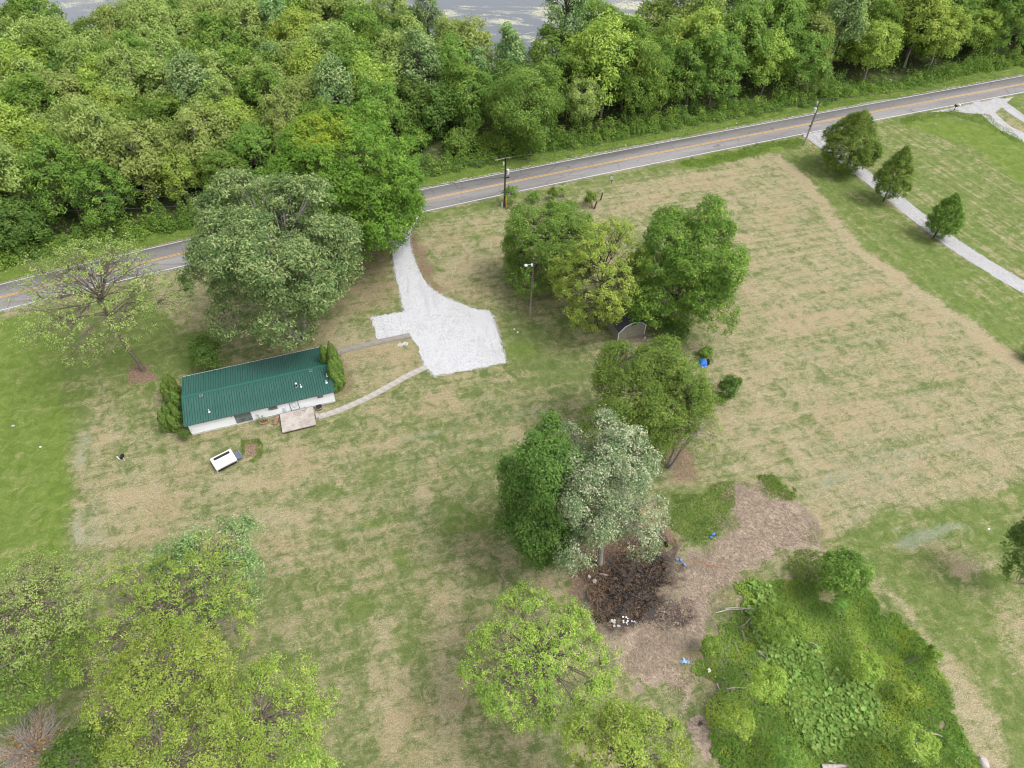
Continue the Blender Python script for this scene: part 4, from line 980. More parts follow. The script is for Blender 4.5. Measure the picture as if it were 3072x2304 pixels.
# hedge of bushes along the verge and low growth beneath the trees: one mass nobody could count
def thicket():
    r = np.random.default_rng(91); P = []; N = []; T = []
    L = side(E_far, 4.7); s = np.concatenate([[0], np.cumsum(np.linalg.norm(np.diff(L[:, :2], axis=0), axis=1))])
    pos_ = np.arange(s[-1])
    for d in np.arange(0, s[-1], 1.25):
        c = np.array([np.interp(d, s, L[:, k]) for k in range(3)]); pc = to_px(c)
        if not (-250 < pc[0] < 3350): continue
        w = 5 if r.random() < .75 else 9
        for q_ in range(3):
            o = r.uniform(-.4, 3.6 if q_ else 1.2) + 2.2 * (vnoise(c[:1], c[1:2], 7.0, 92)[0] - .5); c2 = c + [r.normal(0, .6), o, 0]; h = (r.uniform(.6, 2.0) + o * .55) * (.45 + 1.2 * vnoise(c2[:1], c2[1:2], 5.0, 93)[0]); rr = r.uniform(.9, 1.7)
            m = 150; dd = unit(r.normal(size=(m, 3)) + [0, -.35, .4]); dd[:, 2] = np.abs(dd[:, 2])
            rad = r.uniform(.75, 1.05, (m, 1)); P.append(c2 + dd * [rr, rr, h] * rad); N.append(dd + r.normal(0, .45, (m, 3)) + [0, 0, .3]); T.append(np.full(m, r.random()))
    P, N, T = np.concatenate(P), np.concatenate(N), np.concatenate(T); P[:, 2] = np.maximum(P[:, 2], .05)
    tint = np.stack([T * .7 + r.random(len(T)) * .3, r.random(len(T)), np.zeros(len(T))], -1)
    link('thicket', leaves_mesh('thicket', P, N, .27, r, LM['maple'], tint), kind='stuff')
    # low growth on the wood floor
    n = 52000; x = r.uniform(-150, 165, n); y = r.uniform(70, 215, n)
    df = inside(np.vstack([E_far, [[900, 3000, 0], [-900, 3000, 0]]])[::2], x, y); dl = inside(LAKE, x, y); k = (df > 6) & (dl < 1)
    x, y = x[k], y[k]; z = .1 + 1.3 * vnoise(x, y, 2.2, 31) * r.random(len(x)) ** .5
    P = np.stack([x, y, z], -1); N = r.normal(0, .5, P.shape) + [0, 0, 1]
    tint = np.stack([vnoise(x, y, 3, 32), r.random(len(x)), np.zeros(len(x))], -1)
    link('undergrowth', leaves_mesh('undergrowth', P, N, .5, r, LM['mid'], tint), kind='stuff')
thicket()
# ---------------------------------------------------------------- the green-roofed manufactured house
HO = G(578.6, 1306.4); HB = G(1006.9, 1206.0); HRZ = math.atan2(HB[1] - HO[1], HB[0] - HO[0]); HL = 17.96
HU = np.array([math.cos(HRZ), math.sin(HRZ), 0]); HN = np.array([-HU[1], HU[0], 0])
def HW(u, n, z=0): return HO + HU * u + HN * n + np.array([0, 0, z])
house = thing('house', 'long low white manufactured house with green ribbed metal roof', 'house', HO, HRZ)
EF, EBk, RG = (-.32, 2.30), (8.50, 2.38), (4.10, 3.06)        # (n, z) of front eave, back eave, ridge
DEP = 8.2
m = MB()
m.box((HL / 2, .06, 1.28), (HL, .12, 1.96)); m.box((HL / 2, DEP - .06, 1.28), (HL, .12, 1.96))
wall = m.build('wall', M['white_paint'], house)
for x0 in (0.0, HL - .12):
    m = MB(); prof = [(.12, .30), (DEP - .12, .30), (DEP - .12, 2.22), (4.1, 2.92), (.12, 2.22)]
    vs = [(x0, a_, b_) for a_, b_ in prof] + [(x0 + .12, a_, b_) for a_, b_ in prof]
    m.add(vs, [(0,1,2,3,4)[::-1], (5,6,7,8,9)] + [(i, (i+1) % 5, 5 + (i+1) % 5, 5 + i) for i in range(5)])
    m.build('gable_wall', M['white_paint'], house)
# skirting panels under the wall, a little crooked
x = 0.0
while x < HL - .05:
    w_ = min(1.2, HL - x); m = MB().box((x + w_ / 2, .045 + rnd.uniform(-.02, .02), .15 + rnd.uniform(-.012, .012)), (w_ - .02, .03, .30), tilt=0)
    m.build('skirt_panel', M['skirt_dirty'], house); x += w_
MB().box((HL / 2, .045, .31), (HL, .14, .025)).build('sill_strip', M['white_trim'], house)
MB().box((-.012, .02, 1.25), (.03, .09, 1.95)).build('corner_trim', M['white_trim'], house)
MB().box((HL + .012, .02, 1.25), (.03, .09, 1.95)).build('corner_trim', M['white_trim'], house)
def roof_pt(n): return EF[1] + (RG[1] - EF[1]) * (n - EF[0]) / (RG[0] - EF[0]) if n <= RG[0] else RG[1] + (EBk[1] - RG[1]) * (n - RG[0]) / (EBk[0] - RG[0])
RX0, RX1 = -.33, 18.20; NP = 20; PW = (RX1 - RX0) / NP
m = MB()
for (n0, z0), (n1, z1) in ((EF, RG), (RG, EBk)):
    m.add([(RX0, n0, z0 - .05), (RX1, n0, z0 - .05), (RX1, n1, z1 - .05), (RX0, n1, z1 - .05), (RX0, n0, z0 - .12), (RX1, n0, z0 - .12), (RX1, n1, z1 - .12), (RX0, n1, z1 - .12)],
          [(0,1,2,3), (7,6,5,4), (0,4,5,1), (2,6,7,3), (0,3,7,4), (1,5,6,2)])
roof = m.build('roof', M['roof_trim'], house)
def panel_mesh(p0, p1, nm):
    """one sheet with three standing ribs, running from eave p0 to ridge p1 (n, z)"""
    prof = [(0, 0)]
    for k in range(3):
        c = PW * (k + .5) / 3; prof += [(c - .028, 0), (c - .016, .034), (c + .016, .034), (c + .028, 0)]
    prof += [(PW - .004, 0)]
    vs = [(x, p0[0], p0[1] + z) for x, z in prof] + [(x, p1[0], p1[1] + z) for x, z in prof]; n = len(prof)
    me = bpy.data.meshes.new(nm); me.from_pydata(vs, [], [(i, i + 1, n + i + 1, n + i) if p1[0] > p0[0] else (n + i, n + i + 1, i + 1, i) for i in range(n - 1)])
    me.materials.append(M['roof']); me.materials.append(M['roof_rib_shade'])
    for i, p in enumerate(me.polygons): p.material_index = 1 if i % 4 in (1, 2) and i < 12 else 0  # one flank and the top of each rib get the painted shade
    me.update(); return me
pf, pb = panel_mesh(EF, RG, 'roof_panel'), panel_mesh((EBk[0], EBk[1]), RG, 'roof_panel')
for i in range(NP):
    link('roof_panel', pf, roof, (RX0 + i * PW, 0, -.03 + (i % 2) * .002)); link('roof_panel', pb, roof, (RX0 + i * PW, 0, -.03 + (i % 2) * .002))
m = MB(); m.add([(RX0, RG[0] - .24, RG[1] - .030), (RX1, RG[0] - .24, RG[1] - .030), (RX1, RG[0], RG[1] + .045), (RX0, RG[0], RG[1] + .045), (RX0, RG[0] + .24, RG[1] - .028), (RX1, RG[0] + .24, RG[1] - .028)], [(0,1,2,3), (3,2,5,4)])
m.build('ridge_cap', M['roof_trim'], roof)
MB().box(((RX0 + RX1) / 2, EF[0] - .02, EF[1] - .075), (RX1 - RX0, .03, .09)).build('eave_trim', M['dark_grey'], roof)
MB().box(((RX0 + RX1) / 2, EBk[0] + .02, EBk[1] - .06), (RX1 - RX0, .03, .10)).build('eave_trim', M['white_trim'], roof)
for xx in (RX0 - .015, RX1 + .015):
    m = MB(); m.tube([(xx, EF[0], EF[1] - .03), (xx, RG[0], RG[1] - .03), (xx, EBk[0], EBk[1] - .03)], .045, 4); m.build('rake_trim', M['roof_trim'], roof)
for xx, nn in ((2.04, 3.61), (15.80, 3.67)):
    z = roof_pt(nn); m = MB().box((xx, nn, z + .05), (.40, .40, .10)); b_ = m.build('roof_vent', M['galv'], roof)
    MB().box((xx, nn + .02, z + .15), (.30, .30, .10), taper=.8).build('vent_hood', M['dark_grey'], b_)
for xx, nn in ((2.77, .94), (14.22, 1.56), (17.43, 1.30), (17.72, 2.30)):
    z = roof_pt(nn); m = MB(); m.tube([(xx, nn, z - .03), (xx, nn, z + .01), (xx, nn, z + .05)], [.15, .15, .07], 10); b_ = m.build('pipe_boot', M['pipe_white'], roof)
    MB().tube([(xx, nn, z), (xx, nn, z + .42)], .055, 8).build('vent_pipe', M['pipe_white'], b_)
xx, nn = 13.71, 1.72; z = roof_pt(nn)
b_ = MB().box((xx, nn, z + .03), (.36, .40, .08)).build('flue_base', M['galv'], roof)
MB().tube([(xx, nn, z), (xx, nn, z + .55)], .09, 9).build('flue_pipe', M['black'], b_)
MB().tube([(xx, nn, z + .53), (xx, nn, z + .56), (xx, nn, z + .66)], [.13, .13, .10], 10).build('flue_cap', M['pipe_white'], b_)
def window(x0, x1, z0, z1, frame_m, split=0, fw=.05, gm='glass', hz=None):
    m = MB(); y = -.03
    m.box(((x0 + x1) / 2, y, z1 - fw / 2), (x1 - x0, .05, fw)); m.box(((x0 + x1) / 2, y, z0 + fw / 2), (x1 - x0, .05, fw))
    m.box((x0 + fw / 2, y, (z0 + z1) / 2), (fw, .046, z1 - z0)); m.box((x1 - fw / 2, y, (z0 + z1) / 2), (fw, .046, z1 - z0))
    if split: m.box(((x0 + x1) / 2, y, (z0 + z1) / 2), (fw * .8, .044, z1 - z0))
    if hz: m.box(((x0 + x1) / 2, y, z0 + (z1 - z0) * hz), (x1 - x0, .044, fw * .8))
    w_ = m.build('window', frame_m, house)
    n_ = 2 if split else 1
    for k in range(n_):
        a_ = x0 + fw + (x1 - x0 - 2 * fw) * k / n_; b2 = x0 + fw + (x1 - x0 - 2 * fw) * (k + 1) / n_
        MB().box(((a_ + b2) / 2, -.012, (z0 + z1) / 2), (b2 - a_ - .01, .02, z1 - z0 - 2 * fw)).build('pane', M[gm], w_)
    return w_
window(5.50, 7.50, .38, 1.90, M['dark_grey'], split=1)
window(9.68, 10.84, 1.28, 1.92, M['galv'], hz=.35)
window(15.88, 16.64, 1.46, 1.92, M['galv'])
dr_ = MB().box((12.87, -.035, 1.20), (.96, .05, 1.66)).build('door', M['white_trim'], house)
for x_ in (12.34, 13.40): MB().box((x_, -.04, 1.20), (.05, .07, 1.72)).build('door_jamb', M['dark_grey'], house)
MB().box((12.83, -.068, 1.36), (.54, .02, 1.12)).build('door_frame', M['light_grey'], dr_)
MB().box((12.83, -.084, 1.40), (.42, .014, .92)).build('pane', M['glass_door'], dr_)
MB().box((13.22, -.09, 1.18), (.05, .06, .10)).build('handle', M['dark_grey'], dr_)
b_ = MB().box((11.58, -.07, .86), (.30, .14, .80)).build('meter_box', M['light_grey'], house)
m = MB(); m.tube([(11.58, -.14, 1.06), (11.58, -.22, 1.06)], .09, 10); m.build('meter', M['glass_door'], b_)
MB().tube([(11.50, -.06, .46), (11.50, -.06, .0)], .03, 6).build('conduit', M['galv'], b_); MB().tube([(11.66, -.06, .46), (11.66, -.06, .0)], .03, 6).build('conduit', M['galv'], b_)
MB().tube([(13.98, 0, .52), (13.98, -.12, .52), (13.98, -.14, .44)], .022, 6).build('spigot', M['dark_grey'], house)
MB().box((5.2, -.02, 1.75), (.14, .04, .07)).build('light_fitting', M['dark_grey'], house)
# porch slab, step, walks
def at_house(name, label, cat, u, n, z=0): return thing(name, label, cat, HW(u, n, z), HRZ)
po = at_house('porch', 'weathered concrete porch slab below the front door', 'porch', 12.93, -1.85)
m = MB(); m.box((0, 0, .40), (4.20, 3.20, .14)); m.build('slab', M['concrete'], po)
m = MB(); m.box((0, 0, .16), (3.96, 3.02, .34)); m.build('foundation', M['soil'], po)
st = at_house('concrete_step', 'small loose concrete step block at the right end of the porch', 'step', 15.32, -1.75)
MB().box((0, 0, .11), (.34, .80, .22), taper=.97).build('block', M['slab'], st)
def walk(name, label, P, w_, mat, step_, z=.02):
    C = smooth_line(GL(P), 10); s = np.concatenate([[0], np.cumsum(np.linalg.norm(np.diff(C[:, :2], axis=0), axis=1))])
    t = thing(name, label, 'path', C[0])
    n = int(s[-1] / step_); prev = None
    for i in range(n):
        d0, d1 = s[-1] * i / n + .012, s[-1] * (i + 1) / n - .012
        q_ = []
        for d in (d0, d1):
            c = np.array([np.interp(d, s, C[:, k]) for k in range(3)]); e = np.array([np.interp(min(d + .3, s[-1]), s, C[:, k]) for k in range(3)]) - np.array([np.interp(max(d - .3, 0), s, C[:, k]) for k in range(3)])
            e /= np.linalg.norm(e); nn = np.array([-e[1], e[0], 0]); q_ += [c + nn * w_ / 2, c - nn * w_ / 2]
        zz = z + rnd.uniform(0, .02); mid_ = sum(q_) / 4
        P4 = [tuple((v - mid_)[:2]) for v in (q_[1], q_[3], q_[2], q_[0])]
        m = MB(); m.prism(P4, -.06, 0); m.build('paving_slab', mat, t, (mid_ - C[0]) + np.array([0, 0, zz + .02]))
    return t
walk('front_walk', 'pale curving concrete walk from the porch step to the gravel', [(955, 1250), (990, 1241), (1045, 1220), (1110, 1190), (1170, 1157), (1230, 1124), (1276, 1103)], .92, M['slab'], .95)
walk('side_walk', 'dark straight concrete walk from the house end to the gravel', [(1008, 1058), (1085, 1038), (1150, 1023), (1231, 1006)], 1.0, M['slab_dark'], 1.5, .045)
# planters, tub
def curved_bricks(name, label, u, n, rad_a, rad_b, cnt, rot=0, soil=True, lean=0):
    t = at_house(name, label, 'planter', u, n)
    if soil:
        m = MB(); m.prism([(rad_a * .86 * math.cos(k * math.pi / 8), rad_b * .86 * math.sin(k * math.pi / 8)) for k in range(16)], 0, .22); m.build('soil', M['soil'], t)
    m = MB().box((0, 0, .09), (.24, .12, .18)); me = None
    for k in range(cnt):
        an = 2 * math.pi * k / cnt
        if me is None: o = m.build('brick', M['brick'], t); me = o.data
        else: o = link('brick', me, t)
        o.location = (rad_a * math.cos(an), rad_b * math.sin(an), .03 + rnd.uniform(0, .03)); o.rotation_euler = (rnd.uniform(-.08, .08), rnd.uniform(-.08, .08), math.atan2(rad_b * math.cos(an), -rad_a * math.sin(an)))
    return t
curved_bricks('round_planter', 'oval brick-edged planter with a thin grey plant under the front wall', 8.75, -.62, .58, .34, 16)
def spiky(u, n):
    r = np.random.default_rng(5); t = at_house('potted_plant', 'thin grey-leaved plant growing in the oval planter', 'plant', u, n, .2)
    segs = []; L = []
    for k in range(9):
        d = unit(np.array([r.normal(0, .5), r.normal(0, .25), 1])); e = d * r.uniform(.6, 1.2); segs.append((np.array([[0, 0, 0], e * .5 + [0, 0, .05], e]), [.012, .010, .006])); L += [e * f for f in (.6, .75, .9, 1)]
    link('stems', tubes_mesh('stems', segs, M['bark_grey'], 4), t)
    L = np.repeat(np.array(L), 3, 0) + r.normal(0, .06, (108, 3)); link('leaves', leaves_mesh('leaves', L, r.normal(size=L.shape), .12, r, LM['silver'], r.random((108, 3)) * [1, 1, 0]), t)
spiky(8.6, -.55)
bs = at_house('brick_stack', 'curved bundle of tan edging bricks leaning against the porch corner', 'bricks', 10.3, -.95)
m = MB().box((0, 0, 0), (.52, .10, .26)); me = None
for k in range(10):
    if me is None: o = m.build('brick', M['brick'], bs); me = o.data
    else: o = link('brick', me, bs)
    o.location = (-.25 + .08 * k * .6, -.55 + .125 * k, .16 + .12 * math.sin(k / 9 * math.pi)); o.rotation_euler = (rnd.uniform(-.05, .05), .1, -.35 + rnd.uniform(-.06, .06))
tb = at_house('tub', 'dark round tub with a pale rim against the front wall right of the porch', 'tub', 15.75, -.42)
m = MB(); m.tube([(0, 0, 0), (0, 0, .30)], [.40, .46], 16); m.build('body', M['black'], tb, smooth=False)
m = MB(); an = [k * 2 * math.pi / 18 for k in range(19)]; m.tube([(.46 * math.cos(a_), .46 * math.sin(a_), .31) for a_ in an], .03, 5, cap=False); m.build('rim', M['galv'], tb)
t = at_house('iron_bracket', 'bent dark metal bracket lying on the porch slab', 'scrap', 13.95, -.55, .475)
MB().tube([(-.3, -.05, .03), (0, -.22, .03), (.32, .22, .03)], .035, 5).build('bar', M['dark_grey'], t)
t = thing('fallen_stick', 'thin green-stained stick lying on the front roof slope below the ridge', 'stick', HW(9.8, 3.3, roof_pt(3.3) + .03), HRZ)
MB().tube([(-.3, -.2, .02), (.1, .05, .05), (.42, .33, .07)], .02, 4).build('twig', M['roof_trim'], t)
# septic lids
for px_, lab, mt in (((1201, 1036), 'left pale flat round concrete lid beside the dark walk', 'concrete'), ((1217, 1032), 'right round lid with a raised grey ring beside the dark walk', 'light_grey')):
    t = thing('tank_lid', lab, 'lid', G(*px_)); rr = .42 if mt == 'concrete' else .34
    MB().tube([(0, 0, 0), (0, 0, .06)], rr, 16).build('lid', M['concrete'], t)
    if mt != 'concrete':
        MB().tube([(rr * math.cos(a_), rr * math.sin(a_), .08) for a_ in an], .045, 5, cap=False).build('ring', M[mt], t)
# ---------------------------------------------------------------- pickup cap lying on its side
pc = [G(632, 1377, .9), G(693, 1346, .9), G(709, 1378, .9), G(648, 1409, .9)]
cc = sum(pc) / 4; ux = (pc[1] - pc[0]) + (pc[2] - pc[3]); rzc = math.atan2(ux[1], ux[0]); Lc = np.linalg.norm(ux) / 2; Wc = (np.linalg.norm(pc[3] - pc[0]) + np.linalg.norm(pc[2] - pc[1])) / 2
cap = thing('truck_cap', 'cream pickup-bed cap lying on its side in the front lawn, hatch open', 'truck cap', (cc[0], cc[1], 0), rzc)
l2, w2 = Lc / 2, Wc / 2
m = MB(); m.add([(-l2 * .96, -w2 + .22, .02), (l2 * .96, -w2 + .22, .02), (l2 * .96, w2 - .08, .02), (-l2 * .96, w2 - .08, .02), (-l2, -w2, .80), (l2, -w2, .80), (l2, w2, .90), (-l2, w2, .90)],
               [(0,3,2,1), (4,5,6,7), (0,1,5,4), (2,3,7,6)])
m.build('shell', M['cream'], cap)
MB().box((0, -w2 + .10, .44), (l2 * 1.86, .03, .50), tilt=0).build('underside', M['black'], cap)
MB().box((-l2 - .015, .05, .48), (.05, w2 * 1.85, .80)).build('front_panel', M['cream'], cap)
m = MB(); z_ = .875
m.prism([(-l2 * .72, w2 * .46), (l2 * .72, w2 * .46), (l2 * .78, w2 * .54), (l2 * .78, w2 * .78), (l2 * .72, w2 * .86), (-l2 * .72, w2 * .86), (-l2 * .78, w2 * .78), (-l2 * .78, w2 * .54)], z_ - .005, z_ + .03)
wi = m.build('window', M['rubber'], cap)
m = MB(); m.tube([(-l2, -w2, .82), (l2, -w2, .82)], .035, 5); m.tube([(-l2, w2, .91), (l2, w2, .91)], .035, 5); m.build('rim', M['cream'], cap)
MB().box((0, -w2 - .02, .66), (l2 * 1.3, .03, .10)).build('side_rail', M['galv'], cap)
for k in (0, 1): MB().box((l2 * .82, -.12 - .13 * k, .85), (.10, .05, .03)).build('latch', M['black'], cap)
m = MB(); m.add([(l2 + .02, -w2 * .72, .55), (l2 + .02, w2 * .42, .62), (l2 + .72, w2 * .52, .52), (l2 + .72, -w2 * .82, .40)] + [(l2 + .02, -w2 * .72, .50), (l2 + .02, w2 * .42, .57), (l2 + .72, w2 * .52, .47), (l2 + .72, -w2 * .82, .35)],
               [(0,3,2,1)[::-1], (4,7,6,5), (0,1,5,4), (1,2,6,5), (2,3,7,6), (3,0,4,7)])
hd = m.build('hatch', M['hatch'], cap)
MB().tube([(l2 + .72, w2 * .52, .51), (l2 + .74, -w2 * .82, .39)], .03, 5).build('hatch_edge', M['galv'], hd)
MB().tube([(l2 + .1, -w2 * .7, 0), (l2 + .45, -w2 * .75, .44)], .02, 5).build('strut', M['galv'], cap)
# ---------------------------------------------------------------- shed
SA, SB = G(1852, 1024), G(1933, 1001); sv = SB - SA; SRZ = math.atan2(sv[1], sv[0]); SW = np.linalg.norm(sv); SD = 4.6
shed = thing('shed', 'small barn-roofed shed with white-trimmed gable under the lime green tree', 'shed', SA, SRZ)
gp = [(0, 1.75), (SW * .20, 2.62), (SW / 2, 3.02), (SW * .80, 2.62), (SW, 1.75)]
for y in (0, SD - .08):
    prof = [(0, 0), (SW, 0)] + gp[::-1]; m = MB(); n = len(prof)
    m.add([(x_, y, z_) for x_, z_ in prof] + [(x_, y + .08, z_) for x_, z_ in prof], [tuple(range(n)), tuple(range(n, 2 * n))[::-1]] + [(i, (i+1) % n, n + (i+1) % n, n + i) for i in range(n)])
    m.build('gable_wall', M['shed_wall'], shed)
m = MB(); m.box((.04, SD / 2, .87), (.08, SD - .18, 1.74)); m.box((SW - .04, SD / 2, .87), (.08, SD - .18, 1.74)); m.build('side_wall', M['shed_wall'], shed)
for k in range(4):
    (x0, z0), (x1, z1) = gp[k], gp[k + 1]; dx, dz = x1 - x0, z1 - z0; ln = math.hypot(dx, dz); nx, nz = -dz / ln * .06, dx / ln * .06
    m = MB(); ys = (-.15, SD + .1)
    m.add([(x0 + nx * .1, ys[0], z0 + nz * .1), (x1 + nx * .1, ys[0], z1 + nz * .1), (x1 + nx * .1, ys[1], z1 + nz * .1), (x0 + nx * .1, ys[1], z0 + nz * .1), (x0 + nx, ys[0], z0 + nz), (x1 + nx, ys[0], z1 + nz), (x1 + nx, ys[1], z1 + nz), (x0 + nx, ys[1], z0 + nz)],
          [(0,3,2,1), (4,5,6,7), (0,1,5,4), (1,2,6,5), (2,3,7,6), (3,0,4,7)])
    m.build('roof', M['shingle'], shed)
    m = MB(); m.tube([(x0, -.19, z0 + .02), (x1, -.19, z1 + .02)], .06, 4); m.build('trim_board', M['white_trim'], shed)
for x_ in (.03, SW - .03): MB().box((x_, -.03, .88), (.09, .05, 1.74)).build('corner_board', M['white_trim'], shed)
MB().box((SW * .5, -.03, .95), (1.3, .05, 1.8)).build('door', M['shed_wall'], shed)
MB().add([(SW*.42, -.012, 2.35), (SW*.60, -.012, 2.30), (SW*.66, -.012, 2.50), (SW*.52, -.012, 2.58)], [(0,1,2,3)]).build('wall_hole', M['black'], shed)
t = thing('bucket', 'small pale bucket on bare soil in front of the shed corner', 'bucket', G(1934, 1015))
MB().tube([(0, 0, 0), (0, 0, .32)], [.13, .16], 10).build('body', M['litter_white'], t); MB().tube([(0, 0, .32), (0, 0, .34)], .165, 10).build('rim', M['galv'], t)
# ---------------------------------------------------------------- poles and wires
def pole(name, label, base, top, mat, r0=.16, r1=.11):
    B = G(*base); T = at_y(top[0], top[1], B[1]); t = thing(name, label, 'utility pole' if 'light' not in name else 'light pole', B)
    v = T - B; MB().tube([(0, 0, -.2), v * .5, v], [r0, (r0 + r1) / 2, r1], 9).build('pole', mat, t, smooth=True)
    return t, B, v
def transformer(t, p, s=1.0):
    b = MB().tube([p + [0, 0, -.45 * s], p + [0, 0, .42 * s], p + [0, 0, .50 * s]], [.26 * s, .26 * s, .16 * s], 12).build('transformer', M['light_grey'], t, smooth=False)
    for k in (-1, 1): MB().tube([p + [.1 * k, 0, .48 * s], p + [.1 * k, 0, .70 * s]], [.05, .035], 6).build('bushing', M['dark_grey'], b)
t1, B1, v1 = pole('utility_pole', 'dark near utility pole with transformer, crossarm and yellow guards', (1513, 620), (1517, 473), M['pole_dark'], .17, .12)
Lr = np.array([math.cos(R(20)), math.sin(R(20)), 0])
cr = MB().tube([v1 - Lr * 1.9 + [0, 0, -.1], v1 + Lr * 1.0 + [0, 0, -.1]], .055, 5).build('crossarm', M['deadwood'], t1)
MB().tube([v1 * .80 - Lr * .75, v1 * .80 + Lr * .95], .035, 5).build('lower_arm', M['deadwood'], t1)
transformer(t1, v1 * .72 + Lr * .42)
m = MB(); q_ = v1 * .89 - Lr * .35; m.tube([q_ + [0, 0, -.35], q_ + [0, 0, .3]], [.10, .13], 7); m.tube([q_, v1 * .9], .03, 4); m.build('cutout', M['light_grey'], t1)
MB().box(tuple(v1 * .60 + Lr * .42), (.62, .22, .16), R(20)).build('cable_box', M['black'], t1)
for k in (0, 1):
    MB().tube([(.30 + .16 * k, -.25 - .2 * k, 0), (.27 + .14 * k, -.2 - .2 * k, 2.5)], .05, 6).build('guy_guard', M['yellow'], t1)
t = thing('utility_pedestal', 'short grey-green cable pedestal at the foot of the near utility pole', 'utility box', G(1506.5, 620.5))
MB().box((0, 0, .45), (.26, .26, .9)).build('box', M['light_grey'], t); MB().box((0, 0, .92), (.30, .30, .05)).build('lid', M['galv'], t)
t2, B2, v2 = pole('utility_pole', 'tall weathered grey utility pole beside the gravel lane mouth', (2411, 437), (2462, 297), M['pole_wood'], .17, .12)
transformer(t2, v2 * .78 - Lr * .42)
m = MB(); q_ = v2 * .93 - Lr * .45; m.tube([q_ + [0, 0, -.3], q_ + [0, 0, .25]], [.09, .12], 7); m.tube([q_, v2 * .94], .03, 4); m.build('cutout', M['light_grey'], t2)
MB().box(tuple(v2 * .44 - Lr * .2), (.5, .2, .14), R(20)).build('cable_box', M['black'], t2)
MB().tube([v2 * .35 + [.14, -.1, 0], v2 * .75 + [.14, -.1, 0]], .04, 5).build('riser', M['galv'], t2)
def wires(name, label, A, B, sag, offs):
    t = thing(name, label, 'power line', A)
    for o1, o2, s_ in offs:
        P = []
        for k in range(25):
            f = k / 24; P.append((B - A) * f + np.array(o1) * (1 - f) + np.array(o2) * f - np.array([0, 0, 4 * (sag + s_) * f * (1 - f)]))
        link('wire', tubes_mesh('wire', [(np.array(P), [.038] * 25)], M['wire'], 4), t)
span = B2 - B1
T1, T2 = B1 + v1, B2 + v2
Z0 = np.array([0, 0, 0.])
wires('power_line', 'overhead wires strung between the near and the far utility pole', T1, T2, .9, [(Z0, Z0, 0), (v1 * -.11, v2 * -.12, .2)])
wires('power_line', 'overhead wire running from the far utility pole off the right edge', T2, T2 + span * np.array([.75, .62, 0]), .9, [(Z0, Z0, 0), (v2 * -.1, Z0 - [0, 0, 1], .2)])
wires('power_line', 'overhead wires running left from the near pole behind the yard trees', T1, G(-60, 735) + np.array([-8, 0, v1[2] - 1.2]), 1.2, [(Z0, Z0, 0), (v1 * -.1 , Z0 - [0, 0, 1.1], .25), (v1 * -.38, Z0 - [0, 0, 2.2], .5)])
t3, B3, v3 = pole('light_pole', 'lone wooden pole with a white lamp on a short arm, beside the gravel', (1590, 945), (1602, 776), M['pole_wood'], .15, .11)
q_ = v3 * .90
MB().tube([q_, q_ + [-.5, -.05, .08], q_ + [-.95, -.08, .0]], .035, 6).build('arm', M['light_grey'], t3)
lm = MB().tube([q_ + [-1.05, -.08, .12], q_ + [-1.05, -.08, -.02], q_ + [-1.05, -.08, -.20]], [.10, .24, .20], 12).build('lamp', M['white_trim'], t3)
MB().box(tuple(q_ + [-.22, -.05, .0]), (.28, .26, .34)).build('lamp_bracket', M['white_trim'], t3)
# ---------------------------------------------------------------- posts, signs, mailboxes
def post(name, label, cat, base, h, mat, w_=.10, tilt=(0, 0), rz=0):
    t = thing(name, label, cat, G(*base), rz); t.rotation_euler = (tilt[0], tilt[1], rz)
    MB().box((0, 0, h / 2 - .05), (w_, w_, h + .1), taper=.92).build('post', mat, t); return t
post('fence_post', 'dark rotting fence post behind the roadside leafy bush', 'post', (1802, 600), 1.5, M['pole_dark'], .20, (0, R(8)))
post('fence_post', 'dark broken fence post leaning in front of the roadside leafy bush', 'post', (1783, 626), 1.5, M['pole_dark'], .22, (0, R(12)))
post('fence_post', 'grey stump-like post at the back of the blue tarp pile', 'post', (2126, 1062), 1.3, M['pole_wood'], .26)
post('fence_post', 'short black leaning stake below the small dark field tree', 'post', (2188, 1196), 1.3, M['pole_dark'], .10, (0, R(20)))
post('fence_post', 'short grey post in the mown grass left of the largest lane tree', 'post', (2446, 490), 1.3, M['pole_wood'], .15)
post('marker_stake', 'thin pale marker stake at the field corner by the far pole', 'stake', (2358, 449), 1.2, M['deadwood'], .06, (0, R(12)))
t = thing('yard_sign', 'small white sign on a dark post near the road edge', 'sign', G(1835, 549), R(-30))
MB().box((0, 0, .5), (.10, .10, 1.0)).build('post', M['black'], t); MB().box((0, -.08, 1.05), (.62, .04, .62)).build('panel', M['litter_white'], t)
t = thing('mailbox', 'black mailbox on a post at the forked gravel drive', 'mailbox', G(2861, 333), R(18))
MB().box((0, 0, .5), (.10, .10, 1.05)).build('post', M['pole_dark'], t)
m = MB(); m.prism([(.16 * math.cos(a_), .16 * math.sin(a_)) for a_ in [k * math.pi / 7 for k in range(8)]] , -.26, .26)
def mailbox_body(mat, t):
    m = MB(); pr = [(-.17, 0), (.17, 0), (.17, .16)] + [(.17 * math.cos(a_), .16 + .17 * math.sin(a_)) for a_ in [k * math.pi / 6 for k in range(1, 6)]] + [(-.17, .16)]
    n = len(pr); m.add([(x_, -.3, 1.02 + z_) for x_, z_ in pr] + [(x_, .3, 1.02 + z_) for x_, z_ in pr], [tuple(range(n)), tuple(range(n, 2 * n))[::-1]] + [(i, (i+1) % n, n + (i+1) % n, n + i) for i in range(n)])
    b = m.build('body', mat, t); MB().box((.19, .1, 1.3), (.02, .05, .2)).build('flag', M['copper'], b)
mailbox_body(M['black'], t)
t = thing('mailbox', 'white mailbox beside the black one at the forked gravel drive', 'mailbox', G(2871, 331), R(18))
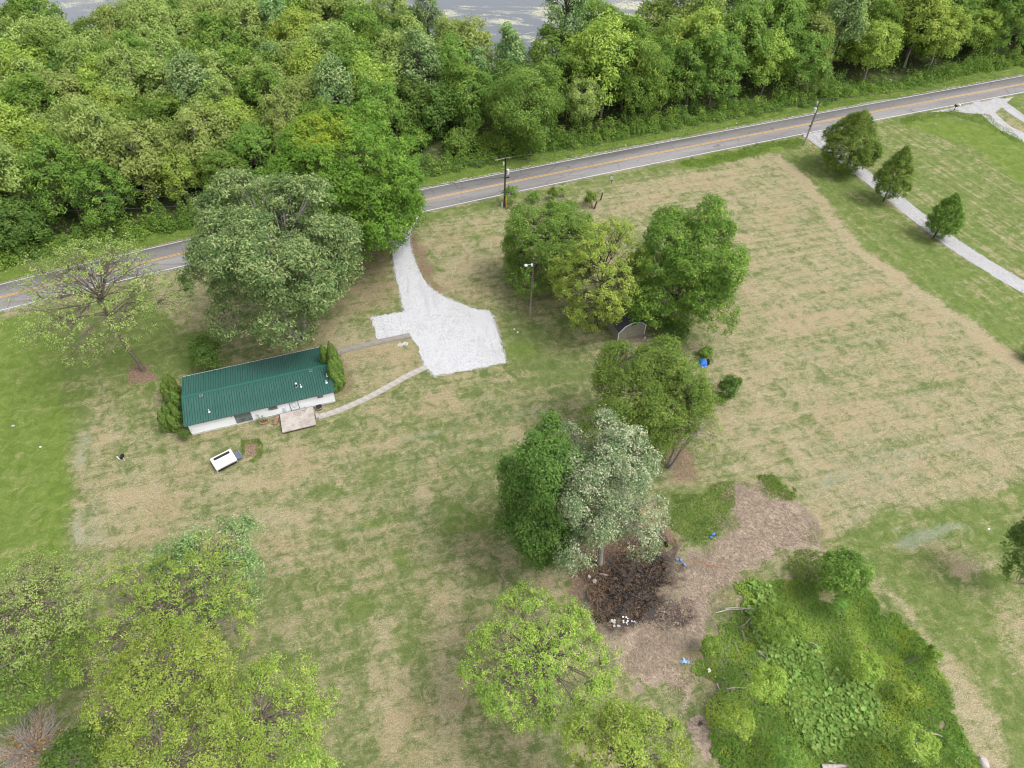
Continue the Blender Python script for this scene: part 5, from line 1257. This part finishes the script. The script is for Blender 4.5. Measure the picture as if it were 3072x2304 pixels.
MB().box((0, 0, .5), (.10, .10, 1.05)).build('post', M['white_trim'], t); mailbox_body(M['white_trim'], t)
t = thing('satellite_dish', 'white dish arm with a black dish face fallen on the left lawn', 'satellite dish', G(369, 1377), R(10))
m = MB(); Rg = [.02, .18, .30, .36]; dp = [0, .03, .08, .12]; N_ = 14
vs = [(r_ * math.cos(k * 2 * math.pi / N_), d_, .42 + r_ * math.sin(k * 2 * math.pi / N_) * 1.1) for r_, d_ in zip(Rg, dp) for k in range(N_)]
vs2 = [(x_, y_ + .02, z_) for x_, y_, z_ in vs]; fs = [(i * N_ + k, i * N_ + (k+1) % N_, (i+1) * N_ + (k+1) % N_, (i+1) * N_ + k) for i in range(3) for k in range(N_)]
m.add(vs, fs); m.add(vs2, [f[::-1] for f in fs]); o = m.build('dish', M['black'], t, (.15, 0, 0)); o.rotation_euler = (0, 0, R(60))
MB().tube([(.1, 0, .25), (-.3, -.1, .12), (-.55, .1, .30), (-.6, .2, .42)], [.04, .05, .06, .05], 6).build('arm', M['white_trim'], t)
MB().tube([(.1, 0, .3), (.3, -.4, .02)], .025, 5).build('leg', M['galv'], t)
t = thing('yard_hydrant', 'thin white standpipe with a coiled line by the grey-green tree', 'pipe', G(674, 953), 0)
MB().tube([(0, 0, 0), (0, 0, 1.0), (.12, -.1, 1.05)], .05, 7).build('pipe', M['pipe_white'], t); MB().box((0, 0, 1.05), (.2, .12, .1)).build('head', M['pipe_white'], t)
t = thing('fallen_branch', 'pale forked branch lying on the grass between road and house', 'branch', G(672, 985))
MB().tube([(0, .9, .05), (-.5, -.2, .06), (-.3, -1.1, .03)], [.05, .04, .02], 5).tube([(0, .9, .05), (.5, -.4, .06), (1.1, -1.5, .03)], [.05, .04, .015], 5).build('limb', M['deadwood'], t)
# tarp heap
tp = thing('tarp_heap', 'heap under a bright blue tarp at the field edge', 'tarp heap', G(2108, 1092))
def drape():
    r = np.random.default_rng(3); N1 = 22; g = np.linspace(-1, 1, N1); A, Bq = np.meshgrid(g, g); rr = np.sqrt(A ** 2 + Bq ** 2)
    z = 1.25 * np.clip(1 - (np.abs(A) ** 2.6 + np.abs(Bq) ** 2.6), 0, 1) ** .45 * (1 + .15 * A) + .12 * np.sin(A * 9 + Bq * 4) * (z_edge(rr)) + r.normal(0, .02, A.shape)
    v = np.stack([A * (1.05 + .08 * np.sin(Bq * 7)), Bq * (1.15 + .06 * np.sin(A * 8)), np.maximum(z, .06)], -1).reshape(-1, 3)
    i_ = np.arange(N1 * N1).reshape(N1, N1); q2 = np.stack([i_[:-1, :-1], i_[:-1, 1:], i_[1:, 1:], i_[1:, :-1]], -1).reshape(-1, 4)
    return mesh_np('tarp', v, q2, mats=[M['tarp']])
def z_edge(rr): return np.clip((rr - .3) * 1.2, 0, 1)
tp.scale = (.56, .56, .60); link('tarp', drape(), tp)
for k in range(3):
    o = MB().box((0, 0, 0), (.26, .16, .09)).build('brick', M['brick'], tp); o.location = (.42, -.05 + .32 * k, 1.24); o.rotation_euler = (.05, .05, .3)
for k, (x_, y_) in enumerate([(-1.25, .2), (-1.15, -.55), (-.2, -1.25), (.5, -1.2)]):
    o = MB().box((0, 0, 0), (.5, .38, .22)).build('block', M['concrete'], tp); o.location = (x_, y_, .11); o.rotation_euler = (0, 0, k * .7)
t = thing('old_tyre', 'brown rusty tyre standing against the blue tarp heap', 'tyre', G(2122, 1092))
m = MB(); m.tube([(.05 + 0 * a_, .36 * math.cos(a_), .40 + .36 * math.sin(a_)) for a_ in [k * 2 * math.pi / 16 for k in range(17)]], .12, 7, cap=False); m.build('tread', M['rubber'], t)
# orange marker at the field corner, verge litter
t = thing('cover_plate', 'flat orange-tan plate in mown grass left of the largest lane tree', 'plate', G(2438, 452)); MB().box((0, 0, .05), (.9, .5, .10), taper=.9).build('plate', M['brick'], t)
for px_, lab in (((2209, 370), 'white litter scrap on the far verge above the field'), ((1877, 436), 'white litter scrap on the far verge, middle of the road'), ((1775, 455), 'tiny white litter speck on the far verge left of the others'),
                 ((122, 1341), 'tiny pale scrap on the left lawn near its dark mowing edge'), ((40, 1278), 'flat pale stone on the bright left lawn'), ((2966, 1587), 'white scrap on the lower right lawn'),
                 ((2807, 373), 'pale stone in lush grass below the mailboxes'), ((1543, 988), 'white scrap right of the gravel corner in green grass'), ((1553, 997), 'second white scrap right of the gravel corner')):
    s_ = .45 if 'stone' in lab else .28
    o = MB().prism([(-s_ / 2, -.1), (.0, -s_ * .35), (s_ / 2, -.05), (s_ * .3, s_ * .3), (-s_ * .3, s_ * .25)], 0, .09).build('stone' if 'stone' in lab else 'litter', M['litter_white'] if 'stone' not in lab else M['concrete'], None, G(*px_))
    tag(o, lab, 'stone' if 'stone' in lab else 'litter')
# ---------------------------------------------------------------- burnt heap, debris
def sticks(name, poly, n, L, r_, mats, seed, h=.25, kind='stuff', cols=None, up=.12):
    r = np.random.default_rng(seed); P = GL(poly); lo, hi = P.min(0), P.max(0); pts = []
    while len(pts) < n:
        q2 = r.uniform(lo, hi, (n * 2, 3)); d = inside(P, q2[:, 0], q2[:, 1]) - 2.2 * (vnoise(q2[:, 0], q2[:, 1], 1.3, 80) - .35); pts += list(q2[d > 0][:n - len(pts)])
    segs = []
    for p in pts:
        a_ = r.uniform(0, 6.28); l_ = L * r.lognormal(0, .45); d = np.array([math.cos(a_), math.sin(a_), r.normal(0, up)]); z = abs(r.normal(0, h)) + .03
        m_ = p + [0, 0, z]; s0, s1 = m_ - d * l_ / 2, m_ + d * l_ / 2; s0[2] = max(s0[2], .02); s1[2] = max(s1[2], .02)
        rr = r_ * r.lognormal(0, .35); segs.append((np.array([s0, m_ + r.normal(0, .04 * l_, 3) * [1, 1, .3], s1]), [rr, rr * .85, rr * .5]))
    return link(name, tubes_mesh(name, segs, mats, 3), kind=kind)
BURN = [(1770, 1800), (1810, 1670), (1890, 1610), (1990, 1610), (2030, 1690), (2010, 1780), (1950, 1840), (1870, 1880), (1800, 1860)]
sticks('charred_twigs', BURN, 900, .45, .022, M['char'], 1, .07)
sticks('scorched_twigs', BURN, 900, .38, .016, simple('scorched', (.17, .115, .07), .9, .1, var=.4), 2, .08)
sticks('scorched_twigs', [(1730, 1680), (1850, 1590), (2010, 1570), (2060, 1640), (1990, 1660), (1880, 1660), (1810, 1740), (1800, 1850), (1750, 1800)], 1100, .7, .018, simple('dry_brush', (.24, .16, .11), .9, .1, var=.35), 3, .15)
sticks('wood_chips', [(2190, 1440), (2290, 1440), (2400, 1520), (2480, 1600), (2430, 1640), (2330, 1670), (2150, 1830), (2090, 1960), (2080, 2150), (1960, 2050), (1860, 2000), (1900, 1860), (2030, 1790), (2060, 1680), (2150, 1570)], 6500, .26, .017, simple('chip_wood', (.40, .31, .24), .9, .1, var=.3), 4, .01)
def stones(name, lines, seed, per_m, width, size, mat):
    r = np.random.default_rng(seed); C = []
    for L in lines:
        L = np.asarray(L); s = np.concatenate([[0], np.cumsum(np.linalg.norm(np.diff(L[:, :2], axis=0), axis=1))]); d = r.uniform(0, s[-1], int(s[-1] * per_m))
        p = np.stack([np.interp(d, s, L[:, 0]), np.interp(d, s, L[:, 1]), d * 0 + .02], -1); g = vnoise(p[:, 0], p[:, 1], 2.3, seed); p = p[g > .38]
        p[:, :2] += r.normal(0, width, (len(p), 2)); C.append(p)
    C = np.concatenate(C); n = len(C); D = np.array([[-1, -.7, 0], [1, -.6, 0], [.7, 1, 0], [-.8, .8, 0], [0, 0, .9]]) * size / 2
    sc = r.lognormal(0, .35, n)[:, None, None]; a = r.uniform(0, 6.28, n); ca, sa = np.cos(a)[:, None], np.sin(a)[:, None]
    X_ = D[None, :, 0] * ca - D[None, :, 1] * sa; Y_ = D[None, :, 0] * sa + D[None, :, 1] * ca
    V_ = (np.stack([X_, Y_, np.broadcast_to(D[None, :, 2], X_.shape)], -1) * sc + C[:, None]).reshape(-1, 3)
    T_ = (np.arange(n)[:, None, None] * 5 + np.array([[0, 1, 4], [1, 2, 4], [2, 3, 4], [3, 0, 4]])[None]).reshape(-1, 3)
    link(name, mesh_np(name, V_, None, T_, [mat]), kind='stuff')
M['pebble'] = simple('pebble', (.38, .375, .37), .9, .1, var=.25)
loop_ = np.vstack([left, pad, right[1:], left[:1]])
stones('gravel_spill', [loop_], 61, 26, .16, .11, M['pebble'])
vx = [q for q in side(E_far, .55)]; vx = np.array(vx)[1:-1]; k0 = [i for i, q in enumerate(to_px(vx * [1, 1, 0])) if 600 < q[0] < 3072]
stones('verge_gravel', [vx[k0]], 62, 13, .22, .12, M['pebble']); 
vy = side(E_near, -.45)[1:-1]; stones('verge_gravel', [vy[:14]], 63, 14, .15, .10, M['pebble'])
for C_, w_ in ((C1, 3.1),):
    Cc = smooth_line(GL(C_), 8); stones('gravel_spill', [side(Cc, w_ / 2), side(Cc, -w_ / 2)], 64, 14, .14, .11, M['pebble'])
ash = G(1900, 1870)
def scrap_pile(cx, n, mat, s_, name, lab, cat, seed, spread=14):
    r = np.random.default_rng(seed); t = thing(name, lab, cat, G(*cx))
    for k in range(n):
        w_ = s_ * r.uniform(.5, 1.3); pts = [(w_ * r.uniform(.6, 1) * math.cos(a_), w_ * r.uniform(.5, 1) * math.sin(a_)) for a_ in np.linspace(0, 6.28, 6)[:-1]]
        o = MB().prism(pts, 0, .05 + .1 * r.random()).build('piece', mat, t, (r.normal(0, .35), r.normal(0, .22), .05 + .08 * r.random())); o.rotation_euler = (r.normal(0, .3), r.normal(0, .3), 0)
scrap_pile((1880, 1862), 14, M['litter_white'], .10, 'white_rubble', 'scatter of white rubble pieces at the lower rim of the burnt heap', 'rubble', 5)
scrap_pile((1840, 1874), 6, M['concrete'], .2, 'grey_rubble', 'few grey rubble lumps left of the white rubble', 'rubble', 6)
scrap_pile((1782, 1737), 3, M['concrete'], .28, 'pale_board_scraps', 'pale flat scraps under the silvery tree at the heap left rim', 'rubble', 7)
scrap_pile((2036, 1690), 4, M['blue_bag'], .24, 'blue_bag', 'torn bright blue plastic at the right rim of the burnt heap', 'plastic', 8)
scrap_pile((2145, 1617), 3, M['blue_bag'], .17, 'blue_bag', 'small blue plastic scraps in the green strip above the chipped ground', 'plastic', 9)
scrap_pile((2057, 1986), 4, M['pale_blue'], .24, 'pale_blue_sheet', 'crumpled pale blue plastic left of the weedy patch', 'plastic', 10)
scrap_pile((2146, 2018), 3, M['litter_white'], .18, 'pale_plastic', 'whitish torn plastic on the left edge of the weedy patch', 'plastic', 12)
t = thing('orange_cord', 'loose orange cord on the chips right of the burnt heap', 'cord', G(2072, 1676)); r = np.random.default_rng(4)
P = np.cumsum(r.normal(0, .22, (14, 3)) * [1, 1, 0] + [.17, .0, 0], 0); P[:, 2] = .04
link('cord', tubes_mesh('cord', [(P, [.03] * 14)], M['copper'], 4), t)
LOGS = [((1960, 1582), (1995, 1625), .10, 'deadwood', 'pale broken log end above the burnt heap'), ((1996, 1626), (2002, 1640), .16, 'char', 'charred log stub above the burnt heap'),
        ((1798, 1722), (1828, 1726), .10, 'pole_wood', 'grey log end jutting out under the silvery tree'), ((1712, 1868), (1770, 1846), .05, 'deadwood', 'long bare pole leaning over the round yellow-green tree'),
        ((1502, 1722), (1518, 1746), .10, 'pole_wood', 'short grey log on the lawn left of the dark glossy tree'), ((1410, 1893), (1470, 1872), .05, 'deadwood', 'thin bare branch left of the round yellow-green tree'),
        ((2148, 1838), (2256, 1822), .05, 'deadwood', 'pale straight stick across the left edge of the weedy patch'), ((2175, 1825), (2270, 1826), .05, 'deadwood', 'second pale stick lying along the first by the weedy patch'),
        ((2215, 1785), (2250, 1824), .04, 'deadwood', 'pale stick pointing to the chipped ground above the crossed sticks'), ((2222, 1880), (2258, 1850), .04, 'deadwood', 'pale stick slanting over burdock leaves below the crossed sticks'),
        ((2300, 1822), (2322, 1852), .035, 'deadwood', 'short pale stick in the top of the weedy patch'), ((2225, 1890), (2236, 1924), .035, 'deadwood', 'thin upright-looking pale stick in the weedy patch'),
        ((2203, 1920), (2222, 1980), .035, 'pole_wood', 'thin brown stick in the dull left part of the weeds'), ((2276, 1954), (2300, 1975), .035, 'deadwood', 'short pale stick among the mid burdock leaves'),
        ((2182, 2066), (2242, 2062), .035, 'deadwood', 'thin pale stick above the yellow-green weed bush'), ((2430, 1926), (2465, 1942), .035, 'deadwood', 'pale stick at the right of the burdock'),
        ((2740, 2182), (2790, 2200), .06, 'deadwood', 'crooked pale dead branch at the right of the weedy patch'), ((2790, 2199), (2862, 2222), .05, 'deadwood', 'outer half of the crooked dead branch near the straw strip'),
        ((2466, 2300), (2550, 2298), .22, 'deadwood', 'thick weathered log on the bottom edge of the picture'), ((2486, 2284), (2512, 2292), .12, 'deadwood', 'short log resting on the thick weathered log'),
        ((2165, 2090), (2196, 2120), .14, 'pole_wood', 'splintered stump wood at the left edge of the weeds'), ((2150, 2050), (2168, 2090), .06, 'deadwood', 'split pale slat standing by the splintered stump wood')]
for a_, b_, rr, mt, lab in LOGS:
    zz = .55 if any(k in lab for k in ('weed', 'burdock', 'crooked')) and rr < .13 else rr; A_, B_ = G(*a_, zz), G(*b_, zz); v = B_ - A_; j = np.array([rnd.uniform(-.06, .06), rnd.uniform(-.06, .06), .05 * np.linalg.norm(v)])
    o = MB().tube([(0, 0, 0), v * .35 + j, v * .7 - j * .3, v], [rr, rr * .95, rr * .85, rr * .6], 7).build('log' if rr > .09 else 'stick', M[mt], None, A_, smooth=True)
    if rr <= .05: # side twigs are the stick's own
        m = MB(); 
        for k in range(3): s0 = v * rnd.uniform(.3, .9); m.tube([s0, s0 + np.array([rnd.uniform(-.5, .5), rnd.uniform(-.5, .5), .12])], [.018, .008], 4)
        m.build('twig', M[mt], o)
    tag(o, lab, 'log' if rr > .09 else 'stick')
t = thing('boulder', 'pale grey boulder on the bottom edge at the tip of the weeds', 'boulder', G(2945, 2292)); r = np.random.default_rng(8)
D_ = fib(60); D_ = D_ * (1 + .12 * r.normal(size=(60, 1))) * [.42, .55, .45]
import bmesh
bm = bmesh.new(); [bm.verts.new(tuple(p + [0, 0, .3])) for p in D_]; bmesh.ops.convex_hull(bm, input=bm.verts); me = bpy.data.meshes.new('rock'); bm.to_mesh(me); bm.free(); me.materials.append(M['concrete']); link('rock', me, t)
t = thing('rubble_pad', 'broken pale concrete edge of the old pad before the shed', 'rubble', G(1800, 1085)); r = np.random.default_rng(9); C0 = G(1800, 1085)
for k in range(34):
    f = r.random(); p = (G(1783, 1062) * (1 - f) + G(1812, 1120) * f if k < 22 else G(1862, 1040) * (1 - f) + G(1912, 1060) * f) + r.normal(0, .18, 3) * [1, 1, 0] - C0
    s_ = r.uniform(.12, .3); MB().prism([(s_ * r.uniform(.6, 1) * math.cos(q2), s_ * r.uniform(.6, 1) * math.sin(q2)) for q2 in np.linspace(0, 6.28, 6)[:-1]], 0, r.uniform(.04, .10)).build('chunk', M['concrete'], t, p)

# ---------------------------------------------------------------- weeds, grasses
def scatter(poly, n, r):
    P = GL(poly); lo, hi = P.min(0), P.max(0); out = np.zeros((0, 3))
    while len(out) < n:
        q2 = r.uniform(lo, hi, (n * 2, 3)); q2[:, 2] = 0; out = np.vstack([out, q2[inside(P, q2[:, 0], q2[:, 1]) > 2.4 * (vnoise(q2[:, 0], q2[:, 1], 1.8, 77) - .45) + .8 * (vnoise(q2[:, 0], q2[:, 1], .35, 78) - .5)]])
    return out[:n]
WEED = [(2205, 1760), (2260, 1735), (2360, 1740), (2440, 1760), (2490, 1780), (2560, 1770), (2620, 1790), (2700, 1870), (2790, 1975), (2850, 2050), (2852, 2120), (2842, 2160), (2900, 2230), (2970, 2300), (3010, 2420), (2150, 2420), (2140, 2304), (2100, 2180), (2130, 2060), (2090, 2010), (2080, 1930), (2140, 1900), (2180, 1850)]
BURD = [(2255, 1750), (2310, 1755), (2350, 1850), (2370, 1920), (2440, 1950), (2520, 2010), (2600, 2060), (2640, 2130), (2640, 2230), (2560, 2260), (2440, 2250), (2390, 2150), (2370, 2060), (2290, 1990), (2240, 1920), (2235, 1840)]
def scatter0(poly, n, r):
    P = GL(poly); lo, hi = P.min(0), P.max(0); out = np.zeros((0, 3))
    while len(out) < n:
        q2 = r.uniform(lo, hi, (n * 2, 3)); q2[:, 2] = 0; out = np.vstack([out, q2[inside(P, q2[:, 0], q2[:, 1]) > 0]])
    return out[:n]
def weeds():
    r = np.random.default_rng(14)
    p = scatter(WEED, 70000, r); h = .10 + .55 * vnoise(p[:, 0], p[:, 1], 1.7, 41) ** 1.5; p[:, 2] = h * r.random(len(p)) ** .4 + .02
    N = r.normal(0, .55, p.shape) + [0, 0, 1]; a_ = vnoise(p[:, 0], p[:, 1], 2.2, 42); tint = np.stack([np.clip(a_ * 1.3 - .15 + r.normal(0, .12, len(p)), 0, 1), r.random(len(p)) * (.6 + .5 * a_), (vnoise(p[:, 0], p[:, 1], 1.4, 43) > .80) * .35], -1)
    link('weeds', leaves_mesh('weeds', p, N, .16, r, LM['weed'], tint), kind='stuff')
    bd = thing('burdock_patch', 'patch of broad heart-shaped burdock leaves in the middle of the weeds', 'weed patch', G(2450, 2100)); O = G(2450, 2100)
    def heart(n, size):
        vs = []; fs = []
        L = [(0, 0, .0), (.36, -.10, .05), (.50, .22, .07), (.30, .68, .03), (0, 1.0, -.08), (-.30, .68, .03), (-.50, .22, .07), (-.36, -.10, .05)]
        vs = [(x_ * size, y_ * size, z_ * size) for x_, y_, z_ in L] + [(0, .4 * size, -.04 * size)]
        return vs, [(8, i, (i + 1) % 8) for i in range(8)]
    hm = []
    for k in range(4):
        vs, fs = heart(8, .27 + .045 * k); me = bpy.data.meshes.new('leaf'); me.from_pydata(vs, [], fs); me.materials.append(LM['burdock'])
        at = me.attributes.new('tint', 'FLOAT_COLOR', 'POINT'); v_ = r.random(); at.data.foreach_set('color', np.tile([v_, r.random(), 0, 1], len(vs)).astype(np.float32)); me.update(); hm.append(me)
    P = scatter(BURD, 5600, r); P = P[np.argsort(P[:, 1])]
    big = r.permutation(len(P))[:300]
    for i in big:
        o = link('leaf', hm[r.integers(4)], bd, P[i] - O + [0, 0, r.uniform(.42, .68)]); o.rotation_euler = (r.normal(0, .32), r.normal(0, .3), r.uniform(0, 6.28)); s_ = r.uniform(.9, 1.3); o.scale = (s_, s_, s_)
    rest = np.delete(P, big, 0); vs, fs = heart(8, .30); vs = np.array(vs); VV = []; TT = []
    for p_ in rest:
        a_, b_, c_ = r.uniform(0, 6.28), r.normal(0, .35), r.normal(0, .35); v = vs * r.uniform(.6, 1.1)
        v = v @ np.array([[1, 0, 0], [0, math.cos(b_), math.sin(b_)], [0, -math.sin(b_), math.cos(b_)]]) @ np.array([[math.cos(c_), 0, math.sin(c_)], [0, 1, 0], [-math.sin(c_), 0, math.cos(c_)]]) @ np.array([[math.cos(a_), math.sin(a_), 0], [-math.sin(a_), math.cos(a_), 0], [0, 0, 1]])
        VV.append(v + p_ - O + [0, 0, r.uniform(.25, .5)]); TT.append(np.tile([r.random(), r.random(), 0], (9, 1)))
    F = np.concatenate([np.array(fs) + 9 * i for i in range(len(rest))])
    link('leaf_mass', mesh_np('leaf_mass', np.concatenate(VV), None, F, [LM['burdock']], tint=np.concatenate(TT)), bd, kind='stuff')
weeds()
for i, (b, cr, lab, lf, nc) in enumerate([
  ((2290, 2120), (2300, 2050, 62, 66), 'yellow-green bush in the left of the weedy patch', 'yellow', 210), ((2215, 2215), (2222, 2165, 52, 42), 'olive-yellow low bush below the left yellow-green bush', 'yellow', 110),
  ((2600, 2040), (2600, 2000, 50, 48), 'bright yellow-green bush upper middle of the weedy patch', 'yellow', 150), ((2745, 2100), (2720, 2075, 38, 24), 'golden-tipped low bush near the right of the weeds', 'yellow', 60),
  ((2755, 2280), (2750, 2230, 58, 46), 'yellow-green bush on the bottom edge behind white flowers', 'yellow', 150), ((2868, 2290), (2865, 2250, 50, 44), 'bottom edge bush between white flowers and boulder', 'mid', 120),
  ((2310, 1905), (2330, 1870, 70, 60), 'dense dark green herb mound in the upper weedy patch', 'weed', 240), ((2128, 1960), (2128, 1945, 30, 34), 'green herb clump at the left tip of the weeds', 'weed', 60),
  ((2520, 1850), (2518, 1815, 26, 28), 'broad-leaved pale weed below the top bush', 'burdock', 34), ((2690, 1990), (2800, 1965, 24, 26), 'green bush on the upper right rim of the weeds', 'weed', 50), ((2380, 2290), (2360, 2260, 60, 35), 'low dull bush near the bottom of the weedy patch', 'mid', 120)]):
    plant('shrub', lab, 'shrub', b, cr, seed=90 + i, leaf=LM[lf], bark=M['bark'], lobes=12, lobe_r=.40, clusters=nc, per=24, spread=.15, lsize=.13, trunk_r=.03, twigs=.4, zcut=-.4, stems=3, jitter=.4, fork=.1, maxc=1.0)
def tufts(name, polys, n, h, mat, seed, lean=.35, wid=.03):
    r = np.random.default_rng(seed); V_, T_ = [], []
    for poly, share in polys:
        k = int(n * share); p = (scatter0 if name == 'grass_ring' else scatter)(poly, k, r); hh = h * r.uniform(.5, 1.2, k)[:, None]
        a_ = r.uniform(0, 6.28, k); u_ = np.stack([np.cos(a_), np.sin(a_), a_ * 0], -1) * wid; d = r.normal(0, lean, (k, 3)); d[:, 2] = 1; tip = p + unit(d) * hh
        V_.append(np.stack([p - u_, p + u_, tip], 1).reshape(-1, 3)); g = vnoise(p[:, 0], p[:, 1], 1.5, seed)
        T_.append(np.repeat(np.stack([np.clip(g + r.normal(0, .2, k), 0, 1), r.random(k), 0 * g], -1), 3, 0))
    V_, T_ = np.concatenate(V_), np.concatenate(T_); F = np.arange(len(V_)).reshape(-1, 3)
    link(name, mesh_np(name, V_, None, F, [mat], tint=T_), kind='stuff')
tufts('tall_grass', [([(2040, 482), (2385, 409), (2440, 436), (2330, 450), (2200, 483), (2060, 512)], .22), ([(2680, 352), (2860, 330), (2960, 347), (3072, 425), (3072, 440), (2950, 372), (2820, 352), (2700, 372)], .16),
   ([(2000, 1490), (2100, 1465), (2200, 1445), (2200, 1530), (2130, 1600), (2070, 1640), (2010, 1590)], .14), ([(2330, 1700), (2480, 1640), (2560, 1760), (2700, 1870), (2800, 1980), (2700, 2000), (2560, 1850), (2440, 1780)], .30),
   ([(2085, 1065), (2130, 1055), (2142, 1085), (2120, 1112), (2090, 1112)], .03), ([(2110, 2180), (2200, 2200), (2260, 2304), (2150, 2304)], .05), ([(725, 1325), (778, 1318), (788, 1368), (770, 1380), (730, 1378)], .0), ([(2270, 1430), (2330, 1425), (2400, 1500), (2330, 1490)], .06),
   ], 30000, .26, LM['grassy2'], 51, .7, .045)
n_far = np.vstack([side(E_far, .9)[2:-2], side(E_far, 6.0)[2:-2][::-1]]); PXF = [tuple(v) for v in to_px(n_far * [1, 1, 0]) if -400 < v[0] < 3500]
tufts('verge_grass', [(PXF, 1.0)], 20000, .30, LM['grassy2'], 52, .4, .045)
ringx = [(722, 1320), (750, 1312), (782, 1322), (790, 1360), (775, 1388), (745, 1380), (768, 1362), (772, 1330), (738, 1326), (734, 1372), (722, 1360)]
tufts('grass_ring', [([(722, 1320), (782, 1316), (784, 1332), (736, 1334), (736, 1366), (724, 1366)], .5), ([(772, 1320), (790, 1330), (788, 1372), (760, 1390), (748, 1384), (770, 1364)], .5)], 1500, .22, LM['weed'], 53, .4, .03)
# fine dead grass and blades over the near yard
tufts('lawn_stubble', [([(200, 1300), (900, 1350), (1300, 1150), (1500, 1150), (1760, 1150), (1640, 1400), (1480, 1650), (1500, 1800), (1380, 2304), (900, 2304), (800, 1800), (300, 1650)], 1.0)], 50000, .10, LM['grassy'], 54, 1.0, .022)
tufts('hay_stubble', [(FIELD, 1.0)], 60000, .10, simple('hay', (.38, .32, .20), .9, .1, var=.25, vscale=.7), 55, 1.6, .028)
def lawn_tufts():
    r = np.random.default_rng(58); P = scatter0([(180, 1000), (560, 860), (900, 960), (1250, 700), (1700, 600), (1700, 1150), (1640, 1500), (1480, 1700), (1400, 2304), (900, 2304), (800, 1800), (200, 1650)], 150000, r)
    k = vnoise(P[:, 0], P[:, 1], .9, 81) * .6 + vnoise(P[:, 0], P[:, 1], 4.5, 82) * .6 > .74; P = P[k]; n = len(P); h = r.uniform(.06, .2, n)[:, None]
    a = r.uniform(0, 6.28, n); u = np.stack([np.cos(a), np.sin(a), a * 0], -1) * .03; d = r.normal(0, .6, (n, 3)); d[:, 2] = 1
    V_ = np.stack([P - u, P + u, P + unit(d) * h], 1).reshape(-1, 3)
    link('lawn_tufts', mesh_np('lawn_tufts', V_, None, np.arange(3 * n).reshape(-1, 3), [LM['grassy2']], tint=np.repeat(np.stack([r.random(n), r.random(n), a * 0], -1), 3, 0)), kind='stuff')
lawn_tufts()
sticks('brush_litter', [(2120, 1900), (2250, 1800), (2330, 1850), (2300, 1980), (2240, 2100), (2180, 2260), (2130, 2200), (2140, 2050), (2080, 2000)], 260, .9, .016, M['deadwood'], 66, .22, up=.2)
fl = scatter0([(2700, 2225), (2740, 2215), (2760, 2280), (2720, 2300)], 60, np.random.default_rng(6)); r = np.random.default_rng(6); fl[:, 2] = r.uniform(.7, 1.5, 60)
link('white_flowers', leaves_mesh('white_flowers', fl, r.normal(0, .3, fl.shape) + [0, 0, 1], .13, r, M['flower'], r.random((60, 3))), kind='stuff')
